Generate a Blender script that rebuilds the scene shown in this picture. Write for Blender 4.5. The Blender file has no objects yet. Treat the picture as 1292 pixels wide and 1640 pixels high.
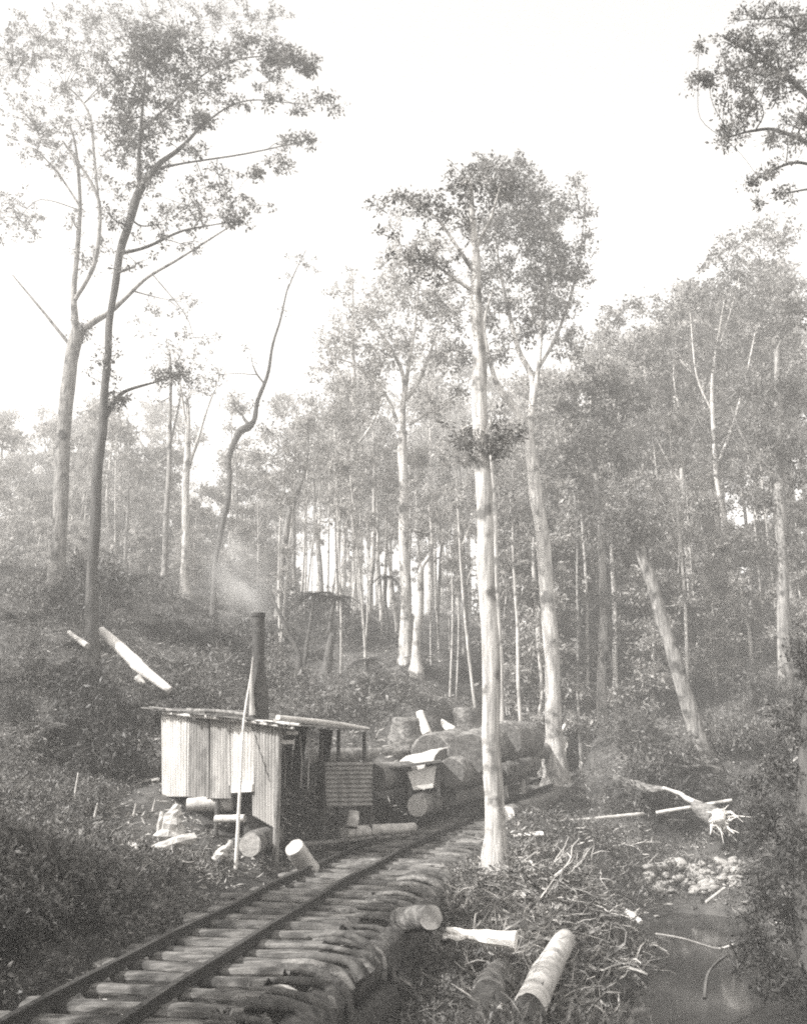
import bpy, math, random
import numpy as np
from mathutils import Vector
from bisect import bisect

random.seed(7)
rng = np.random.default_rng(7)
R = math.radians
scene = bpy.context.scene
COL = scene.collection

# ------------------------------------------------------------------ camera
F = 1500.0
PITCH = math.atan(380 / F)
SP, CP = math.sin(PITCH), math.cos(PITCH)
CAMZ = 2.4
def dirp(px, py):
    u = (px - 646) / F; v = (820 - py) / F
    return (u, CP - v * SP, SP + v * CP)
def at(px, py, Y):
    d = dirp(px, py); t = Y / d[1]
    return Vector((d[0] * t, Y, CAMZ + d[2] * t))
def ppm(py, Y):                     # metres per photo pixel at a depth
    return Y / dirp(646, py)[1] / F
cam_d = bpy.data.cameras.new('camera'); cam = bpy.data.objects.new('camera', cam_d); COL.objects.link(cam)
cam.location = (0, 0, CAMZ); cam.rotation_euler = (math.pi / 2 + PITCH, 0, 0)
cam_d.sensor_fit = 'HORIZONTAL'; cam_d.sensor_width = 36; cam_d.lens = 36 * F / 1292
cam_d.clip_end = 2000; cam_d.clip_start = 0.05
scene.camera = cam

# ------------------------------------------------------------------ world, sun
SUN_AZ, SUN_EL = R(-116), R(42)     # azimuth from +Y towards +X
w = bpy.data.worlds.new('World'); scene.world = w; w.use_nodes = True
nt = w.node_tree; bg = nt.nodes['Background']
sky = nt.nodes.new('ShaderNodeTexSky'); sky.sky_type = 'NISHITA'; sky.sun_disc = False
sky.sun_elevation = SUN_EL; sky.sun_rotation = SUN_AZ % (2 * math.pi); sky.dust_density = 3.0; sky.air_density = 1.0
bw = nt.nodes.new('ShaderNodeSeparateColor'); nt.links.new(sky.outputs[0], bw.inputs[0])   # a blue-sensitive plate sees only the blue of the sky
mul = nt.nodes.new('ShaderNodeMix'); mul.data_type = 'RGBA'; mul.blend_type = 'MULTIPLY'; mul.inputs[0].default_value = 1
nt.links.new(bw.outputs[2], mul.inputs[6]); mul.inputs[7].default_value = (1.03, 1.0, .965, 1)
nt.links.new(mul.outputs[2], bg.inputs[0]); bg.inputs[1].default_value = 0.15
sl = bpy.data.lights.new('sun', 'SUN'); sun = bpy.data.objects.new('sun', sl); COL.objects.link(sun)
sl.energy = 4.0; sl.angle = R(0.6); sl.color = (1, .975, .945)
sd = Vector((math.sin(SUN_AZ) * math.cos(SUN_EL), math.cos(SUN_AZ) * math.cos(SUN_EL), math.sin(SUN_EL)))
sun.rotation_euler = sd.to_track_quat('Z', 'Y').to_euler(); sun.location = (-20, -10, 40)
scene.view_settings.view_transform = 'Standard'; scene.view_settings.look = 'None'
scene.view_settings.exposure = 1.3; scene.view_settings.gamma = 1
scene.render.engine = 'CYCLES'
cy = scene.cycles
cy.use_denoising = False
try: cy.denoiser = 'OPENIMAGEDENOISE'
except Exception: pass
cy.max_bounces = 6; cy.diffuse_bounces = 3; cy.glossy_bounces = 2; cy.transmission_bounces = 3; cy.volume_bounces = 1
cy.transparent_max_bounces = 6; cy.use_adaptive_sampling = True; cy.adaptive_threshold = 0.008
cy.caustics_reflective = False; cy.caustics_refractive = False
cy.pixel_filter_type = 'BLACKMAN_HARRIS'; cy.filter_width = 2.0
cy.volume_step_rate = 2.0

# ------------------------------------------------------------------ materials
def gcol(v): return (v * 1.03, v, v * 0.955, 1)
def mat(name, v0, v1, scale=6, rough=.85, bump=.3, stretch=(1, 1, 1), detail=6, trans=0, metal=0, dark=None, coords='Object', p0=.35, p1=.68, spec=.3):
    m = bpy.data.materials.new(name); m.use_nodes = True
    n = m.node_tree.nodes; l = m.node_tree.links; b = n['Principled BSDF']
    tc = n.new('ShaderNodeTexCoord'); mp = n.new('ShaderNodeMapping'); mp.inputs['Scale'].default_value = stretch
    no = n.new('ShaderNodeTexNoise'); no.inputs['Scale'].default_value = scale; no.inputs['Detail'].default_value = detail; no.inputs['Roughness'].default_value = .65
    cr = n.new('ShaderNodeValToRGB'); e = cr.color_ramp.elements
    e[0].position = p0; e[0].color = gcol(v0); e[1].position = p1; e[1].color = gcol(v1)
    l.new(tc.outputs[coords], mp.inputs[0]); l.new(mp.outputs[0], no.inputs[0]); l.new(no.outputs[0], cr.inputs[0])
    out = cr.outputs[0]
    if dark is not None:            # blotches: (value, scale, threshold)
        n2 = n.new('ShaderNodeTexNoise'); n2.inputs['Scale'].default_value = dark[1]; n2.inputs['Detail'].default_value = 5
        l.new(tc.outputs[coords], n2.inputs[0])
        c2 = n.new('ShaderNodeValToRGB'); c2.color_ramp.elements[0].position = dark[2]; c2.color_ramp.elements[1].position = dark[2] + .12
        l.new(n2.outputs[0], c2.inputs[0])
        mx = n.new('ShaderNodeMix'); mx.data_type = 'RGBA'; l.new(c2.outputs[0], mx.inputs[0]); l.new(out, mx.inputs[6]); mx.inputs[7].default_value = gcol(dark[0])
        out = mx.outputs[2]
    l.new(out, b.inputs['Base Color'])
    b.inputs['Roughness'].default_value = rough; b.inputs['Metallic'].default_value = metal
    b.inputs['Specular IOR Level'].default_value = spec
    if bump:
        bp = n.new('ShaderNodeBump'); bp.inputs['Strength'].default_value = bump; bp.inputs['Distance'].default_value = .05
        l.new(no.outputs[0], bp.inputs['Height']); l.new(bp.outputs[0], b.inputs['Normal'])
    if trans:
        tr = n.new('ShaderNodeBsdfTranslucent'); ms = n.new('ShaderNodeMixShader'); ms.inputs[0].default_value = trans
        l.new(out, tr.inputs[0]); l.new(b.outputs[0], ms.inputs[1]); l.new(tr.outputs[0], ms.inputs[2])
        l.new(ms.outputs[0], n['Material Output'].inputs[0])
    return m
M = {}
M['ground'] = mat('soil', .03, .11, 2.2, bump=.9, detail=12, dark=(.03, .5, .5))
n_ = M['ground'].node_tree; q_ = n_.nodes.new('ShaderNodeTexNoise'); q_.inputs['Scale'].default_value = 14; q_.inputs['Detail'].default_value = 8
b2 = n_.nodes.new('ShaderNodeBump'); b2.inputs['Strength'].default_value = .9; b2.inputs['Distance'].default_value = .08; old = [x for x in n_.nodes if x.type == 'BUMP' and x != b2][0]
n_.links.new(q_.outputs[0], b2.inputs['Height']); n_.links.new(old.outputs[0], b2.inputs['Normal']); n_.links.new(b2.outputs[0], n_.nodes['Principled BSDF'].inputs['Normal'])
M['leaf'] = mat('leaf', .03, .28, 5, .5, 0, trans=.3, detail=3, spec=.45)
M['leaf_pale'] = mat('leaf_pale', .05, .34, 6, .5, 0, trans=.35, detail=3, spec=.5)
M['leaf_far'] = mat('leaf_far', .06, .6, 3, .5, 0, trans=.4, detail=3, spec=.5)  # far leaves lightened: their sunlit brightness is put into the colour
M['leaf_dark'] = mat('leaf_dark', .015, .1, 5, .5, 0, trans=.25, detail=3)
M['bark_pale'] = mat('bark_pale', .22, .66, 6, bump=.8, stretch=(1.8, 1.8, .2), dark=(.13, 2.4, .53))
M['bark_mid'] = mat('bark_mid', .08, .36, 8, bump=.8, stretch=(1.4, 1.4, .22), dark=(.06, 2.2, .53))
M['bark_dark'] = mat('bark_dark', .05, .12, 8, bump=.6, stretch=(1, 1, .25))
M['log_bark'] = mat('log_bark', .05, .28, 7, bump=1.0, stretch=(1, .6, 1.6), dark=(.05, 1.2, .55))
M['log_pale'] = mat('log_pale', .3, .62, 6, bump=.4, dark=(.16, 2.5, .6))
M['wood_white'] = mat('split_wood', .55, .8, 6, bump=.4, stretch=(1, 1, 1), dark=(.3, 3.5, .63))
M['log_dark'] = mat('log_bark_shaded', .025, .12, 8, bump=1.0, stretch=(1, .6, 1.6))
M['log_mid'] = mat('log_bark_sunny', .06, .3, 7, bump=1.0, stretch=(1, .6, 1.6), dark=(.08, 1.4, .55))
M['cut_mid'] = mat('saw_cut_wood', .05, .15, 9, bump=.4)
M['cut'] = mat('cut_wood', .3, .5, 12, bump=.3, dark=(.2, 4, .58))
M['cut_dark'] = mat('weathered_cut_wood', .06, .13, 9, bump=.4)
M['sleeper'] = mat('sleeper_wood', .045, .24, 6, bump=.9, stretch=(.5, 2.5, 2), dark=(.05, 2.2, .5))
M['rail'] = mat('rail_steel', .035, .07, 20, .6, .2, metal=.4)
M['iron_a'] = mat('galvanised_iron_bright', .4, .7, 2.5, .5, 0, stretch=(1.6, 1.6, .5), metal=.15, dark=(.3, 1.6, .62))  # less weathered sheets, lightened further for the patchy sun on them
M['iron_b'] = mat('galvanised_iron_dull', .14, .3, 3, .6, 0, stretch=(2, 2, .5), metal=.15, dark=(.14, 2, .56))
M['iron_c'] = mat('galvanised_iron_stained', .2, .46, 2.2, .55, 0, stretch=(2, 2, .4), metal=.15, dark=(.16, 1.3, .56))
M['pipe'] = mat('sooty_iron', .03, .09, 6, .7, .3)
M['stone'] = mat('stone', .2, .42, 5, bump=.5)
M['cloth'] = mat('sacking', .22, .34, 9, bump=.3)
M['white'] = mat('pale_painted_board', .6, .78, 5, bump=.1)
m = bpy.data.materials.new('creek_water'); m.use_nodes = True; b = m.node_tree.nodes['Principled BSDF']
b.inputs['Base Color'].default_value = gcol(.03); b.inputs['Roughness'].default_value = .09; b.inputs['IOR'].default_value = 1.33; b.inputs['Specular IOR Level'].default_value = .45
no = m.node_tree.nodes.new('ShaderNodeTexNoise'); no.inputs['Scale'].default_value = 2.2; no.inputs['Detail'].default_value = 4
bp = m.node_tree.nodes.new('ShaderNodeBump'); bp.inputs['Strength'].default_value = .25; bp.inputs['Distance'].default_value = .05
m.node_tree.links.new(no.outputs[0], bp.inputs['Height']); m.node_tree.links.new(bp.outputs[0], b.inputs['Normal'])
M['water'] = m

# ------------------------------------------------------------------ mesh builder
class MB:
    def __init__(s): s.v = []; s.f = []; s.mi = []; s.n = 0; s.q = []; s.sm = []
    def add(s, verts, faces, mi=0, smooth=True):
        o = s.n; s.v.append(np.asarray(verts, dtype=np.float64).reshape(-1, 3)); s.n += len(s.v[-1])
        for f in faces: s.f.append(tuple(i + o for i in f)); s.mi.append(mi); s.sm.append(smooth)
    def quads(s, verts):            # (N,4,3)
        verts = np.asarray(verts).reshape(-1, 4, 3); o = s.n
        s.v.append(verts.reshape(-1, 3)); s.n += len(verts) * 4
        s.q.append((np.arange(len(verts) * 4) + o).reshape(-1, 4))
    def box(s, c, sx, sy, sz, ax=None, ay=None, az=None, mi=0, jit=0):
        ax = Vector(ax).normalized() if ax is not None else Vector((1, 0, 0))
        az = Vector(az).normalized() if az is not None else Vector((0, 0, 1))
        ay = az.cross(ax).normalized(); az = ax.cross(ay).normalized()
        c = Vector(c); vs = []
        for k in (-1, 1):
            for j in (-1, 1):
                for i in (-1, 1):
                    p = c + ax * (i * sx / 2) + ay * (j * sy / 2) + az * (k * sz / 2)
                    if jit: p += Vector([random.uniform(-jit, jit) for _ in range(3)])
                    vs.append(p[:])
        s.add(vs, [(0, 2, 3, 1), (4, 5, 7, 6), (0, 1, 5, 4), (2, 6, 7, 3), (0, 4, 6, 2), (1, 3, 7, 5)], mi, False)
    def tube(s, pts, rads, sides=8, noise=0, cap=True, capmi=0, mi=0, flat=1.0):
        pts = [Vector(p) for p in pts]; n = len(pts)
        up = Vector((0.13, .98, .1)); rings = []; base = s.n; vs = []
        for i, p in enumerate(pts):
            d = (pts[min(i + 1, n - 1)] - pts[max(i - 1, 0)])
            d = d.normalized() if d.length > 1e-9 else Vector((0, 0, 1))
            a = up - d * up.dot(d)
            if a.length < .05: a = Vector((1, 0, 0)) - d * d.x
            a.normalize(); up = a; b2 = d.cross(a)
            for k in range(sides):
                th = 2 * math.pi * k / sides
                r = rads[i] * (1 + (random.uniform(-noise, noise) if noise else 0))
                vs.append((p + a * (math.cos(th) * r) + b2 * (math.sin(th) * r * flat))[:])
        fs = []
        for i in range(n - 1):
            for k in range(sides):
                k2 = (k + 1) % sides
                fs.append((i * sides + k, i * sides + k2, (i + 1) * sides + k2, (i + 1) * sides + k))
        s.add(vs, fs, mi)
        if cap:
            for i, rev in ((0, True), (n - 1, False)):
                ring = [i * sides + k for k in range(sides)]
                vv = [vs[j] for j in ring]
                s.add(vv, [tuple(range(sides - 1, -1, -1)) if rev else tuple(range(sides))], capmi, False)
    def build(s, name, mats, parent=None, origin=None):
        me = bpy.data.meshes.new(name)
        V = np.concatenate(s.v) if s.v else np.zeros((0, 3))
        org = Vector(origin) if origin is not None else Vector((0, 0, 0))
        V = V - np.array(org[:])
        lens = [len(f) for f in s.f]; loops = [i for f in s.f for i in f]
        Q = np.concatenate(s.q) if s.q else np.zeros((0, 4), dtype=int)
        lt = np.concatenate([np.array(lens, dtype=np.int32), np.full(len(Q), 4, dtype=np.int32)])
        lv = np.concatenate([np.array(loops, dtype=np.int32), Q.reshape(-1).astype(np.int32)])
        ls = np.concatenate([[0], np.cumsum(lt)[:-1]]).astype(np.int32) if len(lt) else lt
        me.vertices.add(len(V)); me.vertices.foreach_set('co', V.astype(np.float32).ravel())
        me.loops.add(len(lv)); me.loops.foreach_set('vertex_index', lv)
        me.polygons.add(len(lt)); me.polygons.foreach_set('loop_start', ls)
        mi = np.concatenate([np.array(s.mi, dtype=np.int32), np.zeros(len(Q), dtype=np.int32)])
        sm = np.concatenate([np.array(s.sm, dtype=bool), np.zeros(len(Q), dtype=bool)])
        if not isinstance(mats, (list, tuple)): mats = [mats]
        for m_ in mats: me.materials.append(m_)
        me.polygons.foreach_set('material_index', mi); me.polygons.foreach_set('use_smooth', sm)
        me.update(calc_edges=True)
        o = bpy.data.objects.new(name, me); COL.objects.link(o)
        if parent is not None: o.parent = parent
        else: o.location = org
        return o
def tag(o, label=None, cat=None, group=None, kind=None):
    if label: o['label'] = label
    if cat: o['category'] = cat
    if group: o['group'] = group
    if kind: o['kind'] = kind
    return o
def empty(name, loc, label=None, cat=None, group=None):
    o = bpy.data.objects.new(name, None); COL.objects.link(o); o.location = loc; o.empty_display_size = .3
    return tag(o, label, cat, group)
def copy_tree(root, loc, rz=0, sc=1.0, label=None, group=None):
    c = root.copy(); COL.objects.link(c); c.location = loc
    c.rotation_euler = rz if isinstance(rz, tuple) else (0, 0, rz)
    c.scale = (sc, sc, sc) if not isinstance(sc, tuple) else sc
    if label: c['label'] = label
    if group: c['group'] = group
    for ch in root.children:
        d = ch.copy(); COL.objects.link(d); d.parent = c
    return c
def smooth(pts, n=6):
    """Catmull-Rom through list of (Vector, r)"""
    out = []
    P = [Vector(p[0]) for p in pts]; Rr = [p[1] for p in pts]
    for i in range(len(P) - 1):
        p0 = P[max(i - 1, 0)]; p1 = P[i]; p2 = P[i + 1]; p3 = P[min(i + 2, len(P) - 1)]
        for k in range(n):
            t = k / n
            q = .5 * ((2 * p1) + (-p0 + p2) * t + (2 * p0 - 5 * p1 + 4 * p2 - p3) * t * t + (-p0 + 3 * p1 - 3 * p2 + p3) * t ** 3)
            out.append((q, Rr[i] + (Rr[i + 1] - Rr[i]) * t))
    out.append((P[-1], Rr[-1])); return out

# ------------------------------------------------------------------ track line
ZT = [(-6, -3.0), (8, -2.3), (10.7, -2.2), (17, -1.98), (23, -1.72), (30, -1.22), (38, -.66), (44, -.3)]
def zrail(Y):
    for (a, za), (b_, zb) in zip(ZT, ZT[1:]):
        if Y <= b_: return za + (zb - za) * (Y - a) / (b_ - a)
    return ZT[-1][1]
def hit_fun(px, py, fz, y0=3., y1=140.):
    d = dirp(px, py); y = y0; step = .02
    prev = None
    while y < y1:
        z = d[2] / d[1] * y
        if z <= fz(d[0] / d[1] * y, y): break
        y += step
    return Vector((d[0] / d[1] * y, y, CAMZ + d[2] / d[1] * y))
RR = [(300, 1569), (421, 1497), (529, 1424), (598, 1386), (660, 1356), (705, 1333), (778, 1302), (875, 1260), (956, 1228)]
rp = [hit_fun(x, y, lambda X, Y: zrail(Y)) for x, y in RR]
# fit a smooth curve X(Y) through the right rail
ys = np.array([p.y for p in rp]); xs = np.array([p.x for p in rp])
cf = np.polyfit(ys, xs, 4, w=1 / ys)
GA = 1.0
def track_x(Y, off=0):              # off measured to the left of the right rail
    Yc = min(max(Y, 5), 42)
    x = np.polyval(cf, Yc); dx = np.polyval(np.polyder(cf), Yc)
    x += (Y - Yc) * dx
    return x, dx
def trk(Y, off, dz=0):
    x, dx = track_x(Y); t = Vector((dx, 1, 0)).normalized(); nrm = Vector((-t.y, t.x, 0))
    return Vector((x, Y, CAMZ + zrail(Y) + dz)) + nrm * off, t, nrm
TY = np.linspace(-4, 44, 97)
TC = np.array([trk(y, GA / 2)[0][:] for y in TY])
TN = np.array([(-trk(y, 0)[2])[:] for y in TY])
def dtrack(X, Y):
    d = np.hypot(TC[:, 0][:, None] - np.ravel(X)[None], TC[:, 1][:, None] - np.ravel(Y)[None])
    i = d.argmin(0); return d[i, np.arange(d.shape[1])], TC[i, 2] - CAMZ

# ------------------------------------------------------------------ terrain
CPX = [(850, 1400, 17), (900, 1440, 17.3), (960, 1500, 17.5), (830, 1480, 14.5), (760, 1540, 12.5), (640, 1590, 11.2),
       (1060, 1395, 25), (1150, 1385, 25.5), (1000, 1345, 24), (900, 1330, 22), (1150, 1325, 24), (1050, 1250, 27), (1130, 1215, 27), (960, 1242, 34),
       (1210, 1215, 27), (1250, 1100, 32), (1100, 1040, 42), (1180, 1005, 42), (888, 1182, 32), (860, 1130, 40), (745, 1150, 29),
       (700, 1296, 24.5), (640, 1310, 23.5), (560, 1345, 21), (480, 1395, 17.5), (380, 1394, 17.5), (250, 1385, 17), (200, 1400, 15), (150, 1305, 19), (110, 1272, 20),
       (110, 1400, 12), (150, 1550, 8.5), (100, 1150, 24), (250, 1110, 26), (180, 1000, 33), (120, 930, 42), (298, 942, 44), (400, 1000, 42), (400, 1080, 34),
       (500, 1070, 38), (600, 1070, 38), (650, 1060, 38), (560, 985, 50), (745, 1045, 48), (300, 1135, 27), (500, 1160, 28), (600, 1195, 27), (330, 1235, 22.5),
       (792, 1385, 17), (300, 1500, 11.5), (230, 1480, 12.2)]
CW = [(-60, 60, 14), (-22, 75, 8.5), (0, 80, 10.5), (30, 65, 10.5), (60, 50, 10), (0, 150, 14), (-90, 150, 18), (90, 150, 17), (70, 0, 4), (-45, 10, 6), (-32, 32, 7),
      (-60, -30, 5), (60, -30, 2), (0, -30, -3.2), (20, 16, -1.6), (14, 25, -.8), (6, 15.5, -3.75), (5.5, 12, -3.8), (6.2, 19, -3.7), (5.8, 21.5, -3.55), (4.2, 17.6, -3.6), (7, 8, -3.8), (4, 11, -3.6), (7, 0, -3.9), (3.1, 14.3, -3.72), (3.7, 16.3, -3.7), (3.2, 12.4, -3.75), (4.3, 19.3, -3.6), (5.0, 14.5, -3.9),
      (12, 12, -1.6), (10.5, 18, -2.2), (-6, 8, -1.2), (-8, 12, -.6), (0, 3, -2.1), (-4, 3, -1.9), (3, 8, -3.1), (2.0, 9.5, -2.95), (150, 60, 12), (-150, 60, 16), (0, 300, 20), (-200, 300, 20), (200, 300, 20), (-200, -100, 5), (200, -100, 5)]
cps = []
for a in CPX:
    p = at(*a); cps.append((p.x, p.y, p.z - CAMZ))
cps += CW
for y in (-3, 2, 6, 9, 12, 15, 18, 21, 24, 27, 30, 34, 38, 43):
    p = trk(y, GA / 2)[0]; cps.append((p.x, p.y, p.z - CAMZ - .28))
cps = np.array(cps)
def tps(r2): return np.where(r2 > 1e-9, .5 * r2 * np.log(np.maximum(r2, 1e-9)), 0)
n = len(cps); S = 20.
A = np.zeros((n + 3, n + 3)); P = np.c_[np.ones(n), cps[:, :2] / S]
d2 = ((cps[:, None, :2] - cps[None, :, :2]) ** 2).sum(-1) / S ** 2
A[:n, :n] = tps(d2) + np.eye(n) * 2e-4; A[:n, n:] = P; A[n:, :n] = P.T
W = np.linalg.solve(A, np.r_[cps[:, 2], 0, 0, 0])
def nz(X, Y, s, k):
    return np.sin(X * s + 1.3 * k + 1.7 * np.sin(Y * s * .8 + k)) * np.cos(Y * s * 1.1 - k * 2.1 + 1.3 * np.sin(X * s * .7))
def terrain(X, Y):
    X = np.asarray(X, float); Y = np.asarray(Y, float); sh = X.shape; x = X.ravel(); y = Y.ravel()
    out = np.empty(len(x))
    for i in range(0, len(x), 20000):
        a, b_ = x[i:i + 20000], y[i:i + 20000]
        r2 = ((a[:, None] - cps[None, :, 0]) ** 2 + (b_[:, None] - cps[None, :, 1]) ** 2) / S ** 2
        out[i:i + 20000] = tps(r2) @ W[:n] + W[n] + W[n + 1] * a / S + W[n + 2] * b_ / S
    out = np.clip(out, -4.2, 26)
    out += .22 * nz(x, y, .55, 1) * np.clip(y / 20, .2, 1.5) + .09 * nz(x, y, 1.7, 2) + .045 * nz(x, y, 4.3, 3) + .02 * nz(x, y, 11, 4)
    hm = np.exp(-((x - 2.3) / 1.3) ** 2 - ((y - 16.2) / 3.0) ** 2); out += .34 * np.exp(-((x - 3.0) / .95) ** 2 - ((y - 16.6) / 1.9) ** 2) + hm * (.16 * nz(x, y, 3.1, 9) + .09 * nz(x, y, 6.3, 3) + .08)
    d, tz = dtrack(x, y)
    k = np.clip((d - .9) / 1.1, 0, 1); k = k * k * (3 - 2 * k)
    out = out * k + (tz - .26 + .04 * nz(x, y, 5, 5) + .03 * nz(x, y, 9, 6)) * (1 - k)
    dxy = np.hypot(TC[:, 0][:, None] - x[None], TC[:, 1][:, None] - y[None]).argmin(0) if len(x) < 3000 else None
    if dxy is None:
        dxy = np.concatenate([np.hypot(TC[:, 0][:, None] - x[None, i:i + 20000], TC[:, 1][:, None] - y[None, i:i + 20000]).argmin(0) for i in range(0, len(x), 20000)])
    so_ = (x - TC[dxy, 0]) * TN[dxy, 0] + (y - TC[dxy, 1]) * TN[dxy, 1]     # metres to the right of the track centre
    def ss(a, b_, v): q = np.clip((v - a) / (b_ - a), 0, 1); return q * q * (3 - 2 * q)
    gy = np.interp(y, [0, 6, 13, 17, 20], [.75, .75, .7, .35, 0])
    out -= gy * ss(1.15, 1.75, so_) * (1 - ss(2.4, 3.6, so_))
    return out.reshape(sh)
def th(x, y): return float(terrain(np.array([x]), np.array([y]))[0])
xa = np.unique(np.concatenate([np.linspace(-260, -40, 23), np.linspace(-40, -16, 49), np.linspace(-16, 16, 213), np.linspace(16, 40, 49), np.linspace(40, 260, 23)]))
ya = np.unique(np.concatenate([np.linspace(-120, 2, 25), np.linspace(2, 36, 227), np.linspace(36, 70, 69), np.linspace(70, 340, 46)]))
GX, GY = np.meshgrid(xa, ya); GZ = terrain(GX, GY)
from numpy import interp
def thg_make():
    def f(X, Y):
        X = np.atleast_1d(np.asarray(X, float)); Y = np.atleast_1d(np.asarray(Y, float))
        i = np.clip(np.searchsorted(xa, X) - 1, 0, len(xa) - 2); j = np.clip(np.searchsorted(ya, Y) - 1, 0, len(ya) - 2)
        u = np.clip((X - xa[i]) / (xa[i + 1] - xa[i]), 0, 1); v = np.clip((Y - ya[j]) / (ya[j + 1] - ya[j]), 0, 1)
        return (GZ[j, i] * (1 - u) * (1 - v) + GZ[j, i + 1] * u * (1 - v) + GZ[j + 1, i] * (1 - u) * v + GZ[j + 1, i + 1] * u * v)
    return f
thg = thg_make()
def g1(x, y): return float(thg(x, y)[0]) + CAMZ
mb = MB(); nx, ny = len(xa), len(ya)
mb.v.append(np.c_[GX.ravel(), GY.ravel(), GZ.ravel() + CAMZ]); mb.n = nx * ny
jj, ii = np.meshgrid(np.arange(ny - 1), np.arange(nx - 1), indexing='ij')
k = (jj * nx + ii).ravel(); mb.q.append(np.c_[k, k + 1, k + nx + 1, k + nx])
gr = mb.build('ground', M['ground']); tag(gr, kind='structure')
gr.data.polygons.foreach_set('use_smooth', np.ones(len(gr.data.polygons), dtype=bool))
mb = MB(); mb.add([(1.2, -40, CAMZ - 3.42), (30, -40, CAMZ - 3.42), (30, 24.2, CAMZ - 3.42), (1.2, 24.2, CAMZ - 3.42)], [(0, 1, 2, 3)], 0, False)
tag(mb.build('creek_water', M['water']), kind='structure')
def hit(px, py, y0=5.):             # where the sight line through a photo pixel meets the ground
    d = dirp(px, py); Y = np.arange(y0, 140, .05)
    X = d[0] / d[1] * Y; z = d[2] / d[1] * Y; m_ = z <= thg(X, Y)
    if not m_.any(): return None
    i = m_.argmax(); return Vector((X[i], Y[i], CAMZ + z[i]))

# ------------------------------------------------------------------ foliage
def leaf_quads(c, dirs, L, Wd):
    """c (N,3) base, dirs (N,3) unit, L (N,), Wd (N,) -> (N,4,3)"""
    N = len(c); rnd = rng.normal(size=(N, 3)); side = np.cross(dirs, rnd); side /= np.linalg.norm(side, axis=1)[:, None] + 1e-9
    tip = c + dirs * L[:, None]; mid = c + dirs * (L * .5)[:, None]
    nrm = np.cross(dirs, side); mid = mid + nrm * (L * .08)[:, None]
    return np.stack([c, mid + side * (Wd / 2)[:, None], tip, mid - side * (Wd / 2)[:, None]], 1)
def unit(n_): 
    v = rng.normal(size=(n_, 3)); return v / np.linalg.norm(v, axis=1)[:, None]
def tufts(centers, per, rad, L, ratio=.42, droop=-.15):
    C = np.repeat(np.asarray(centers), per, axis=0); N = len(C); nc = len(centers)
    sc_ = np.repeat(rng.uniform(.55, 1.5, nc), per); ax_ = unit(nc); ax_[:, 2] = ax_[:, 2] * .5 - .25; ax_ = np.repeat(ax_, per, axis=0)
    u = unit(N); rr = rad * sc_ * rng.random(N) ** .6
    pos = C + u * (rr * .75)[:, None] * np.array([1, 1, .7]) + ax_ * (rr * rng.uniform(-1, 1, N) * .9)[:, None]
    d = u * .7 + unit(N) * .7; d[:, 2] += droop; d /= np.linalg.norm(d, axis=1)[:, None]
    LL = L * rng.uniform(.5, 1.45, N)
    return leaf_quads(pos, d, LL, LL * ratio * rng.uniform(.7, 1.3, N))
def grow(name, base, limbs, blobs, bark, leafm, leaf=.13, per=26, tr=.3, tdens=26, label=None, cat='tree', group=None, twigs=True, trunk_name='trunk', sides=10, flare=True):
    """limbs: list of [(Vector,r)...]; blobs: (centre, rx, ry(depth), rz, dens)"""
    base = Vector(base)
    root = empty(name, base, label, cat, group)
    tb = MB(); sk = []
    for li, L in enumerate(limbs):
        s_ = smooth(L, 5); ph_ = random.uniform(0, 6); Ls = len(s_)
        s_ = [(p, r * (1 + .03 * math.sin(i * 1.1 + ph_) + .02 * math.sin(i * 2.7 + ph_)) * (1 + (.6 * math.exp(-max(0, (p - s_[0][0]).length - .25) / (.15 + 1.2 * s_[0][1])) if li == 0 and flare else 0))) for i, (p, r) in enumerate(s_)]
        if li == 0 and flare: s_ = [(p + Vector((.02 * math.sin(i * .7 + ph_), 0, 0)), r) for i, (p, r) in enumerate(s_)]
        tb.tube([p for p, r in s_], [r for p, r in s_], sides if L[0][1] > .06 else 6, noise=.035)
        sk += [(p, r) for p, r in s_]
    SK = np.array([p[:] for p, r in sk]); SR = np.array([r for p, r in sk])
    allc = []
    for (c, rx, ry, rz, dens) in blobs:
        c = np.array(c[:]); dd = np.linalg.norm(SK - c, axis=1) + np.where(SK[:, 2] > c[2] + .3 * rz, .8, 0)
        i = dd.argmin(); a = Vector(SK[i]); b_ = Vector(c)
        ra = min(SR[i] * .6, .028 if (b_ - a).length > 1.5 else .04); midp = (a + b_) / 2 + Vector([random.uniform(-.2, .2) * (b_ - a).length for _ in range(3)])
        bl = smooth([(a, ra), (midp, ra * .7), (b_, max(ra * .35, .008))], 4)
        if (b_ - a).length > .15: tb.tube([p for p, r in bl], [r for p, r in bl], 5, cap=False)
        nt_ = max(3, int(tdens * dens))
        u = unit(nt_) * (rng.random(nt_) ** .42)[:, None]
        tc = c + u * np.array([rx, ry, rz]); allc.append(tc)
        if twigs:
            B = np.array([p[:] for p, r in bl])
            for t_ in tc:
                j = np.linalg.norm(B - t_, axis=1).argmin(); s0 = Vector(B[j]); e0 = Vector(t_)
                m0 = (s0 + e0) / 2 + Vector((random.uniform(-.08, .08), random.uniform(-.08, .08), random.uniform(-.02, .12)))
                tb.tube([s0, m0, e0], [.014, .009, .004], 3, cap=False)
    tb.build(trunk_name, bark, root, base)
    if allc:
        cb = MB(); cb.quads(tufts(np.concatenate(allc), per, tr, leaf)); cb.build('crown', leafm, root, base)
    return root
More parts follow.
